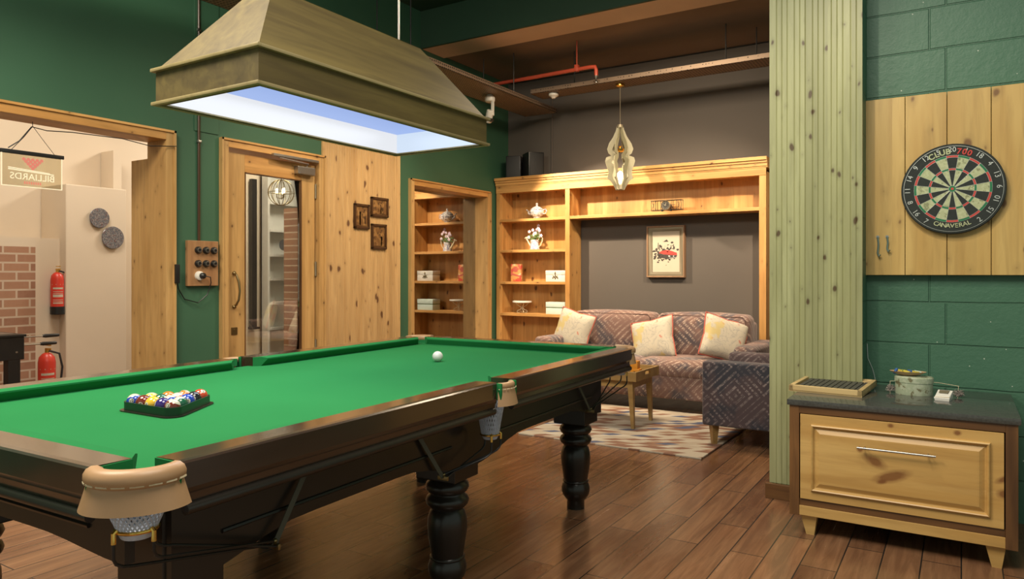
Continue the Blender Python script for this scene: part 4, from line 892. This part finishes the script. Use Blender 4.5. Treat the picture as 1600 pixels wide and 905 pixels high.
# coffee table
T = thing('coffee_table', 'small light wood tray-top coffee table with splayed legs', 'coffee table', (-2.66, 5.69, .012))
b = MB(); X0, X1, Y0, Y1 = -.43, .43, -.24, .24
b.box(X0, X1, Y0, Y1, .395, .415, .003)
for (x0, x1, y0, y1) in ((X0-.02, X1+.02, Y0-.02, Y0), (X0-.02, X1+.02, Y1, Y1+.02)): b.box(x0, x1, y0, y1, .39, .468, .004)
b.box(X0-.02, X0, Y0, Y1, .39, .468, .003)
b.box(X1, X1+.02, Y0, -.06, .39, .468, .003).box(X1, X1+.02, .06, Y1, .39, .468, .003).box(X1, X1+.02, -.06, .06, .39, .425).box(X1, X1+.02, -.06, .06, .452, .468); b.obj('tray_top', M['table_wood'], T, False)
b = MB(); b.box(X0+.03, X1-.03, Y0+.03, Y0+.05, .33, .395).box(X0+.03, X1-.03, Y1-.05, Y1-.03, .33, .395).box(X0+.03, X0+.05, Y0+.05, Y1-.05, .33, .395).box(X1-.05, X1-.03, Y0+.05, Y1-.05, .33, .395); b.obj('apron', M['table_wood'], T, False)
for x in (X0+.03, X1-.075):
    for y in (Y0+.02, Y1-.065):
        b = MB(); sx = 1 if x > 0 else -1; sy = 1 if y > 0 else -1
        lo = [(x+.010+sx*.02, y+.010+sy*.0, 0), (x+.036+sx*.02, y+.010, 0), (x+.036+sx*.02, y+.036, 0), (x+.010+sx*.02, y+.036, 0)]; hi = [(x, y, .395), (x+.046, y, .395), (x+.046, y+.046, .395), (x, y+.046, .395)]
        b.loft([lo, hi]); b.obj('leg', M['table_wood'], T, False)
# toy truck
t = thing('toy_truck', 'small orange and yellow wooden toy truck on the coffee table', 'toy truck', (-2.30, 5.60, .428))
b = MB(); b.box(-.02, .045, -.03, .03, .035, .125, .005).box(-.02, .06, -.032, .032, .03, .06, .004); b.obj('cab', M['orange'], t)
b = MB(); b.prism([(-.16, .05), (-.03, .05), (-.03, .12), (-.10, .11)], -.028, .028, Matrix.Translation((0, 0, 0)) @ YUP); b.obj('bucket', M['yellow'], t, False)
b = MB(); b.tube([(-.14, 0, .06), (-.05, 0, .14), (.0, 0, .13)], .004, 6); b.box(-.15, .05, -.02, .02, .022, .034); b.obj('boom', M['black'], t)
for x in (-.12, -.06, .02):
    for y in (-.036, .026): b = MB(); b.cyl((x, y, .02), .02, .010, 'Y', 16); b.obj('wheel', M['rubber'], t)

# ============================================================ PENDANT IN LOUNGE
T = thing('lobed_pendant', 'ornate lobed wooden pendant lamp with lit bulb in the lounge', 'pendant lamp', (-3.113, 7.2, 2.171))
out = [(.030, .70), (.045, .64), (.075, .57), (.120, .50), (.140, .44), (.125, .395), (.095, .370), (.150, .350), (.160, .31), (.145, .26), (.125, .20), (.128, .16), (.140, .125), (.105, .10), (.085, .07), (.060, .03), (.045, .0)]
inn_ = [(.012, .69), (.016, .62), (.030, .55), (.062, .49), (.085, .44), (.078, .415), (.045, .385), (.050, .345), (.085, .31), (.088, .29), (.065, .27), (.070, .20), (.082, .16), (.075, .125), (.055, .10), (.045, .07), (.030, .04), (.012, .0)]
for k in range(6):
    b = MB(); a = PI/6+PI*k/3; R = Matrix.Rotation(a, 4, 'Z') @ YUP
    pts = out+inn_[::-1]; b.prism(pts, -.005, .005, R); b.obj('lobe_fin', M['fin'], T, False)
b = MB(); b.lathe([(.012, .70), (.034, .70), (.034, .67), (.02, .66)], 20); b.lathe([(.03, .0), (.04, .005), (.04, .05), (.028, .06)], 20); b.obj('end_cap', M['pewter'], T)
b = MB(); b.lathe([(.05, .44), (.042, .415), (.02, .405), (.010, .45), (.02, .47)], 20); b.obj('bulb_holder', M['brass'], T)
b = MB(); b.lathe([(.012, .07), (.014, .10), (.032, .14), (.030, .175), (.014, .20), (.001, .205)], 18); b.obj('bulb', M['bulb'], T)
b = MB(); b.tube([(0, 0, .70), (0, 0, 1.14)], .004, 6); b.obj('cord', M['pewter'], T)
b = MB(); b.lathe([(.05, 1.135), (.05, 1.115), (.015, 1.10)], 20); b.obj('ceiling_rose', M['brass'], T)
light('pendant_glow', 'POINT', (-3.113, 7.2, 2.33), 7, (1, .76, .46), shadow_soft_size=.03)

# ============================================================ CEILING SERVICES
t = thing('cable_tray', 'long perforated cable tray along the left wall near ceiling', 'cable tray', (-4.38, 0, 3.22))
b = MB(); b.box(-.22, .22, 0, 7.7, 0, .004).box(-.22, -.216, 0, 7.7, 0, .05).box(.216, .22, 0, 7.7, 0, .05); b.obj('tray', M['tray'], t, False)
for y in (2.2, 5.0, 6.75): b = MB(); b.tube([(-.2, y, .0), (-.2, y, .85 if y < 6 else .48)], .006, 6); b.tube([(.2, y, .0), (.2, y, .85 if y < 6 else .48)], .006, 6); b.obj('hanger_rod', M['black'], t)
t = thing('cable_tray', 'perforated cable tray crossing the lounge in front of grey wall', 'cable tray', (-2.3, 7.21, 3.31))
b = MB(); b.box(-1.85, 1.7, -.145, .145, 0, .004).box(-1.85, 1.7, -.145, -.141, 0, .05).box(-1.85, 1.7, .141, .145, 0, .05); b.obj('tray', M['tray'], t, False)
for x in (-1.3, .35): b = MB(); b.tube([(x, -.13, 0), (x, -.13, .4)], .006, 6); b.obj('hanger_rod', M['black'], t)
for x in (-.72, -.42): b = MB(); b.tube([(x+1.3, .13, 0), (x+1.3, .13, .4)], .006, 6); b.obj('hanger_rod', M['black'], t)
t = thing('sprinkler_pipe', 'red sprinkler pipe with elbow and head under the lounge ceiling', 'sprinkler pipe', (-3.25, 6.8, 3.42))
b = MB(); b.tube([(-1.6, 0, -.02), (-.03, 0, 0), (.03, 0, -.005), (.042, 0, -.04), (.042, 0, -.10)], .020, 12); b.obj('pipe', M['red_pipe'], t)
b = MB(); b.lathe([(.02, 0), (.014, -.02), (.006, -.04), (.024, -.07), (.024, -.074)], 14, (.042, 0, -.10)); b.obj('sprinkler_head', M['steel'], t)
b = MB(); b.tube([(-.18, 0, .0), (-.18, 0, .30)], .006, 6); b.box(-.20, -.16, -.024, .024, -.025, .045, .004); b.obj('pipe_hanger', M['red_pipe'], t)
t = thing('track_spotlight', 'white adjustable spotlight fixed beneath the cable tray', 'spotlight', (-4.36, 6.55, 3.19))
b = MB(); b.lathe([(.03, .03), (.055, .0), (.055, -.035), (.048, -.045)], 24); b.box(.02, .05, -.012, .012, -.20, -.04, .004); b.obj('mount', M['white'], t)
b = MB(); b.lathe([(.034, -.07), (.040, -.06), (.040, .06), (.036, .065)], 22, mx=Matrix.Translation((-.01, 0, -.20)) @ Matrix.Rotation(.45, 4, 'Y') @ Matrix.Rotation(.25, 4, 'X')); h_ = b.obj('spot_head', M['white'], t)
b = MB(); b.lathe([(.041, -.02), (.042, -.015), (.042, .01), (.041, .015)], 22, mx=Matrix.Translation((.0, 0, -.235)) @ Matrix.Rotation(.45, 4, 'Y')); b.obj('black_band', M['black'], h_)
b = MB(); b.lathe([(.045, 0), (.055, -.008), (.055, -.03), (.035, -.042), (.022, -.055), (.02, -.06)], 24); o = b.obj('smoke_detector', M['white'], loc=(-3.908, 7.166, 3.31)); tag(o, 'round white smoke detector under the lounge cable tray', 'smoke detector')
b = MB(); b.tube([(-4.302, WY-.012, 2.46), (-4.302, WY-.012, 3.6)], .010, 8); tag(b.obj('wall_conduit', M['grey_wall']), 'thin grey conduit running up the grey wall beside speaker', 'conduit')
def speaker(loc, rz, lab, s=1):
    t = thing('loudspeaker', lab, 'speaker', loc, rz)
    b = MB(); b.box(-.10*s, .10*s, -.10, .12, 0, .30*s, .008); b.obj('enclosure', M['black'], t)
    b = MB(); b.box(-.085*s, .085*s, -.108, -.10, .015, .285*s, .003); b.obj('grille', M['rubber'], t); return t
speaker((-4.47, 7.68, 2.455), .9, 'black loudspeaker on top of the bookcase, the larger front one'); speaker((-4.74, 7.68, 2.455), .35, 'black loudspeaker on bookcase top, against the green corner', .92)

# ============================================================ DART CABINET AND BOARD
T = thing('dart_backboard', 'square panel of golden pine planks hung on green block wall', 'backboard', (-.452, DY, 1.263))
b = MB(); pw = .194
for i in range(5): b.box(i*pw+(.0015 if i else 0), (i+1)*pw-.0015, -.05, -.005, 0, .965, .0015, 1)
b.obj('planks', M['dart_wood'], T, False)
T['label'] = 'panel of golden pine planks hung on green block wall behind dartboard'
for i, (x, z, hgt) in enumerate(((.062, .10, .11), (.108, .125, .085))):
    t = thing('metal_hook', ('longer bluish metal hook hanging on pine dart panel' if i == 0 else 'shorter bluish metal hook hanging on pine dart panel'), 'hook', (-.452+x, DY-.052, 1.263+z), group='hooks on the dart panel')
    b = MB(); b.tube([(0, 0, hgt), (.004, -.006, hgt*.6), (.0, -.006, .02), (.008, -.014, 0), (.014, -.016, .012)], .005, 8); b.obj('hook_bar', M['hook'], t)
    b = MB(); b.cyl((0, -.004, hgt), .008, .005, 'Y', 12); b.obj('screw', M['steel'], t)
R0 = .2345
T = thing('dartboard', 'round dartboard with green, red and cream segments on pine panel', 'dartboard', (-.040, DY-.05, 1.712))
b = MB(); b.lathe([(R0-.004, 0), (R0, .004), (R0, .032), (R0-.004, .036)], 72, (0, -.036, 0), 'Y'); b.obj('board_body', M['dart_black'], T)
b = MB(); yy = -.0365; off = PI/20
def sector(r0, r1, k, n=3, sub=0):
    a0 = PI/2-off+k*PI/10; P = [(r0*math.cos(a0+PI/10*i/n), r0*math.sin(a0+PI/10*i/n)) for i in range(n+1)]+[(r1*math.cos(a0+PI/10*i/n), r1*math.sin(a0+PI/10*i/n)) for i in range(n, -1, -1)]
    b.prism(P, 0, .0006, onY(yy))
s_ = .170/.170*1.0
for k in range(20):
    e = k % 2 == 0
    b.mat(M['dart_black'] if e else M['dart_cream']); sector(.016, .097, k); sector(.107, .163, k)
    b.mat(M['dart_red'] if e else M['dart_green']); sector(.097, .107, k); sector(.163, .174, k)
b.mat(M['dart_green']).prism([(.016*math.cos(2*PI*i/24), .016*math.sin(2*PI*i/24)) for i in range(24)], 0, .0008, onY(yy)); b.mat(M['dart_red']).prism([(.0065*math.cos(2*PI*i/16), .0065*math.sin(2*PI*i/16)) for i in range(16)], 0, .0011, onY(yy))
b.obj('scoring_segments', None, T, False)
b = MB()
for r in (.016, .097, .107, .163, .174): b.tube([(r*math.cos(2*PI*i/60), yy-.001, r*math.sin(2*PI*i/60)) for i in range(60)], .0006, 4, True)
for k in range(20): a = PI/2-off+k*PI/10; b.tube([(.016*math.cos(a), yy-.001, .016*math.sin(a)), (.176*math.cos(a), yy-.001, .176*math.sin(a))], .0006, 4)
b.tube([(.222*math.cos(2*PI*i/72), yy-.002, .222*math.sin(2*PI*i/72)) for i in range(72)], .0012, 4, True); b.obj('wire_spider', M['wire'], T)
nums = [20, 5, 12, 9, 14, 11, 8, 16, 7, 19, 3, 17, 2, 15, 10, 6, 13, 4, 18, 1]
for k, nu in enumerate(nums):
    if nu in (19, 3, 17): continue
    a = PI/2+k*PI/10; b = MB(); b.text(str(nu), .036, onY(yy-.001) @ Matrix.Translation((.203*math.cos(a), .203*math.sin(a), 0)) @ Matrix.Rotation(a-PI/2 if math.sin(a) > -.3 else a+PI/2, 4, 'Z'), .0004); b.obj('number', M['wire'], T, False)
def arc_text(m, s, size, r, a_c, da, flip=False):
    n = len(s)
    for i, ch in enumerate(s):
        a = a_c+((n-1)/2-i)*da*(-1 if flip else 1); m.text(ch, size, onY(yy-.002) @ Matrix.Translation((r*math.cos(a), r*math.sin(a), 0)) @ Matrix.Rotation(a-PI/2+(PI if flip else 0), 4, 'Z'), .0006, off=.0012 if not flip else .0004)
b = MB(); arc_text(b, 'CLUB', .040, .194, PI/2+.30, .135); b.obj('lettering', M['dart_cream'], T, False)
b = MB(); arc_text(b, '700', .040, .194, PI/2-.28, .125); b.obj('lettering', M['dart_red'], T, False)
b = MB(); arc_text(b, 'CANAVERAL', .032, .193, -PI/2, .098, True); b.obj('lettering', M['dart_cream'], T, False)

# ============================================================ DRAWER CABINET
CX0, CX1, CY0, CY1 = -.725, .215, 3.72, 4.46
T = thing('drawer_cabinet', 'pine drawer cabinet with dark stone top and brown frame', 'cabinet', ((CX0+CX1)/2, CY0, 0))
w2 = (CX1-CX0)/2; dd = CY1-CY0
b = MB(); b.box(-w2, w2, -.01, dd, .630, .658, .003); b.obj('stone_top', M['granite'], T)
b = MB(); b.box(-w2+.01, -w2+.055, 0, dd-.02, .095, .630, .002).box(w2-.055, w2-.01, 0, dd-.02, .095, .630, .002).box(-w2+.055, w2-.055, dd-.04, dd-.02, .11, .59); b.obj('frame_sides', M['brown_wood_z'], T, False)
for q in ((0, dd-.02, .593, .630), (.006, dd-.05, .145, .178)):
    b = MB(); b.box(-w2+.055, w2-.055, *q, .002); b.obj('frame_rail', M['brown_wood'], T, False)
b = MB(); b.box(-w2+.055, w2-.055, .002, .03, .098, .145, .002); b.obj('plinth_board', M['drawer'], T, False)
D0, D1_, E0, E1 = -w2+.060, w2-.060, .180, .590
def knotty():
    n = NT('drawer_front'); X = n.xyz(); g = n.noise(n.map((2.2, 26, 26)), 1, 4, .6, .8); g2 = n.noise(n.map((.8, 7, 7), (3, 1, 2)), 1, 2, .5, 1.2)
    c = n.mix(n.ramp(g2, (.3, 0.0), (.7, 1.0)), (.60, .385, .135), (.48, .275, .080)); c = n.mix(n.ramp(g, (.45, 0.0), (.75, .45)), c, (.30, .155, .045))
    for (x, z, rx, rz, s) in ((-.145, .452, .012, .010, 0), (-.085, .405, .036, .019, -.35), (-.015, .345, .055, .020, .3), (-.055, .315, .016, .008, .2), (.42, .40, .030, .012, .5), (.41, .33, .020, .016, 0), (-.02, .575, .010, .008, 0), (.24, .572, .012, .009, 0), (-.42, .54, .01, .008, 0)):
        ws = n.noise(n.co(), 30, 2); dx = n.math('SUBTRACT', X[0], x); dz = n.math('SUBTRACT', X[2], n.math('ADD', n.math('MULTIPLY', dx, s), z))
        d = n.math('ADD', n.math('POWER', n.math('ABSOLUTE', n.math('DIVIDE', dx, rx)), 2), n.math('POWER', n.math('ABSOLUTE', n.math('DIVIDE', dz, rz)), 2)); d = n.math('ADD', d, n.math('MULTIPLY', n.math('SUBTRACT', ws, .5), 1.2))
        c = n.mix(n.ramp(d, (.5, .85), (1.0, .35), (1, 0.0)) if False else n.ramp(n.math('MULTIPLY', d, .25), (.12, .85), (.28, .45), (.7, 0.0)), c, (.17, .060, .018))
    n.base(c).rough(.35).bump(g, .06, .002); return n.m
kd = knotty()
dr = MB(); dr.box(D0, D1_, -.002, .022, E0, E1, .002); d_ = dr.obj('drawer', kd, T, False)
b = MB(); ring_frame(b, D0+.048, D1_-.048, E0+.042, E1-.045, [(0, -.002), (.002, -.012), (.007, -.016), (.012, -.012), (.016, -.003), (.020, -.001), (.042, -.013), (.046, -.013)]); b.obj('raised_moulding', kd, d_, False)
b = MB(); b.box(D0+.094, D1_-.094, -.0135, .0, E0+.088, E1-.091, .0); b.obj('raised_panel', kd, d_, False)
b = MB(); hx0, hx1, hz = -.155, .160, .466; b.tube([(hx0, -.045, hz), (hx1, -.045, hz)], .005, 12)
for x in (hx0+.03, hx1-.03): b.tube([(x, -.045, hz), (x, -.005, hz)], .004, 8)
b.obj('bar_handle', M['steel'], d_)
for x in (-w2+.10, w2-.085):
    for y in (.05, dd-.08):
        b = MB(); s = -1 if x < 0 else 1; b.loft([[(x-.018, y-.018, 0), (x+.018, y-.018, 0), (x+.018, y+.018, 0), (x-.018, y+.018, 0)], [(x-.042, y-.03, .098), (x+.032, y-.03, .098), (x+.032, y+.03, .098), (x-.042, y+.03, .098)]]); b.obj('foot', M['drawer'], T, False)
# things on the cabinet
ZC = .658
t = thing('counting_tray', 'shallow pine tray filled with rows of black number tiles', 'tray', (-.575, 4.14, ZC+.007), rot=(.035, 0, -.09))
b = MB(); a_, c_ = .175, .185
b.box(-a_, a_, -c_, c_, 0, .008).box(-a_, a_, -c_, -c_+.022, .0, .032, .002).box(-a_, a_, c_-.022, c_, 0, .032, .002).box(-a_, -a_+.022, -c_, c_, 0, .032, .002).box(a_-.022, a_, -c_, c_, 0, .032, .002)
b.box(-a_+.022, a_-.022, c_-.05, c_-.022, .008, .028); b.obj('wooden_frame', wood('tray_wood', (.62, .46, .22), (.50, .34, .14), 'X', 0), t, False)
b = MB(); nx = 11
for i in range(nx):
    for j in range(9):
        x = -a_+.030+i*.0275; y = -c_+.030+j*.0312; b.box(x, x+.023, y, y+.0265, .008, .024, .001, 1)
o = b.obj('number_tiles', M['cell'], t, False); o['kind'] = 'stuff'
b = MB(); random.seed(4)
for i in range(26): b.box(-a_+.07+i*.0065, -a_+.075+i*.0065, c_-.040, c_-.034+random.uniform(0, .004), .028, .0285)
b.obj('faint_lettering', M['ink'], t, False)
t = thing('round_tin', 'worn pale green oval tin on the stone cabinet top', 'tin', (-.205, 4.20, ZC)); SX = Matrix.Diagonal((1.18, .9, 1.1, 1))
b = MB(); b.lathe([(.071, 0), (.072, .004), (.072, .058)], 40, mx=SX); b.obj('tin_body', M['tin'], t)
b = MB(); b.lathe([(.0745, .056), (.0745, .078), (.070, .083), (.001, .084)], 40, mx=SX); b.obj('lid', M['tin'], t)
t = thing('peg_dish', 'small shell-like dish with coloured pegs resting on green tin', 'dish', (-.232, 4.20, ZC+.0925), .1)
b = MB(); n = 30
b.lathe([(.03, 0), (.06, .008), (.085, .020), (.088, .022), (.06, .013), (.001, .008)], 30, mx=Matrix.Diagonal((.95, .55, 1, 1))); b.obj('dish', wood('dish_tan', (.55, .38, .22), (.45, .28, .15), 'X', 0), t)
for i, (x, y, c, a) in enumerate(((-.055, 0, 'blue', .8), (-.03, .01, 'yellow', .3), (-.005, -.005, 'yellow', -.5), (.015, .012, 'blue', .1), (.035, -.005, 'yellow', .4), (-.015, .018, 'leaf', .9), (.045, .01, 'mint', .2))):
    b = MB(); b.box(-.016, .016, -.006, .006, -.005, .005, .002); o = b.obj('peg', M[c], t, loc=(x, y, .020+.002*(i % 2)), rot=(0, .2 if i else -.9, a))
t = thing('ceramic_dispenser', 'small white holder with slanted front beside the green tin', 'holder', (-.075, 4.08, ZC), -.15)
b = MB(); b.loft([[(-.030, -.03, 0), (.030, -.03, 0), (.034, .03, 0), (-.026, .03, 0)], [(-.034, -.032, .012), (.032, -.032, .012), (.036, .032, .012), (-.028, .032, .012)], [(-.030, -.024, .020), (.030, -.024, .020), (.036, .030, .044), (-.026, .030, .044)]]); b.obj('body', M['white'], t, False)
b = MB(); b.loft([[(-.018, -.002, .0325), (.020, -.002, .0325), (.024, .022, .0425), (-.018, .022, .0425)], [(-.018, -.002, .0345), (.020, -.002, .0345), (.024, .022, .0445), (-.018, .022, .0445)]]); b.tube([(-.031, -.028, .016), (.031, -.028, .018)], .0018, 5); b.obj('dark_inset', M['pewter'], t, False)
for lab, x, y in (('tangle of dirty string left of the green tin', -.310, 4.02), ('tangle of dirty string right of the white holder', -.010, 4.02)):
    random.seed(int(x*1000)); pts = []
    for i in range(150):
        pts.append((random.gauss(0, .017), random.gauss(0, .014), min(.058, max(.003, abs(random.gauss(.02, .015))))))
    sm = [pts[0]]
    for i in range(1, len(pts)): sm.append(tuple((sm[-1][k]*.35+pts[i][k]*.65) for k in range(3)))
    b = MB(); b.tube(sm, .0011, 4); tag(b.obj('string_bundle', M['dirty'], loc=(x, y+.18, ZC)), lab, 'string', 'string bundles on the cabinet')
b = MB(); b.tube([(-.32, 4.30, ZC+.045), (-.2, 4.315, ZC+.05), (-.1, 4.31, ZC+.052), (-.01, 4.28, ZC+.045)], .0014, 5); b.tube([(-.012, 4.28, ZC+.045), (-.015, 4.28, ZC+.001)], .0014, 5); b.tube([(-.32, 4.30, ZC+.045), (-.32, 4.30, ZC+.001)], .0014, 5); tag(b.obj('taut_string', M['stitch']), 'thin pale string stretched behind the green tin', 'string')
b = MB(); b.tube([(-.447, DY-.006, .88+.0), (-.444, DY-.006, .80), (-.42, DY-.006, .74), (-.408, DY-.006, .69), (-.41, DY-.012, ZC+.004)], .0022, 6); tag(b.obj('thin_wire', M['wire']), 'thin pale wire running down the green block wall behind cabinet', 'wire')
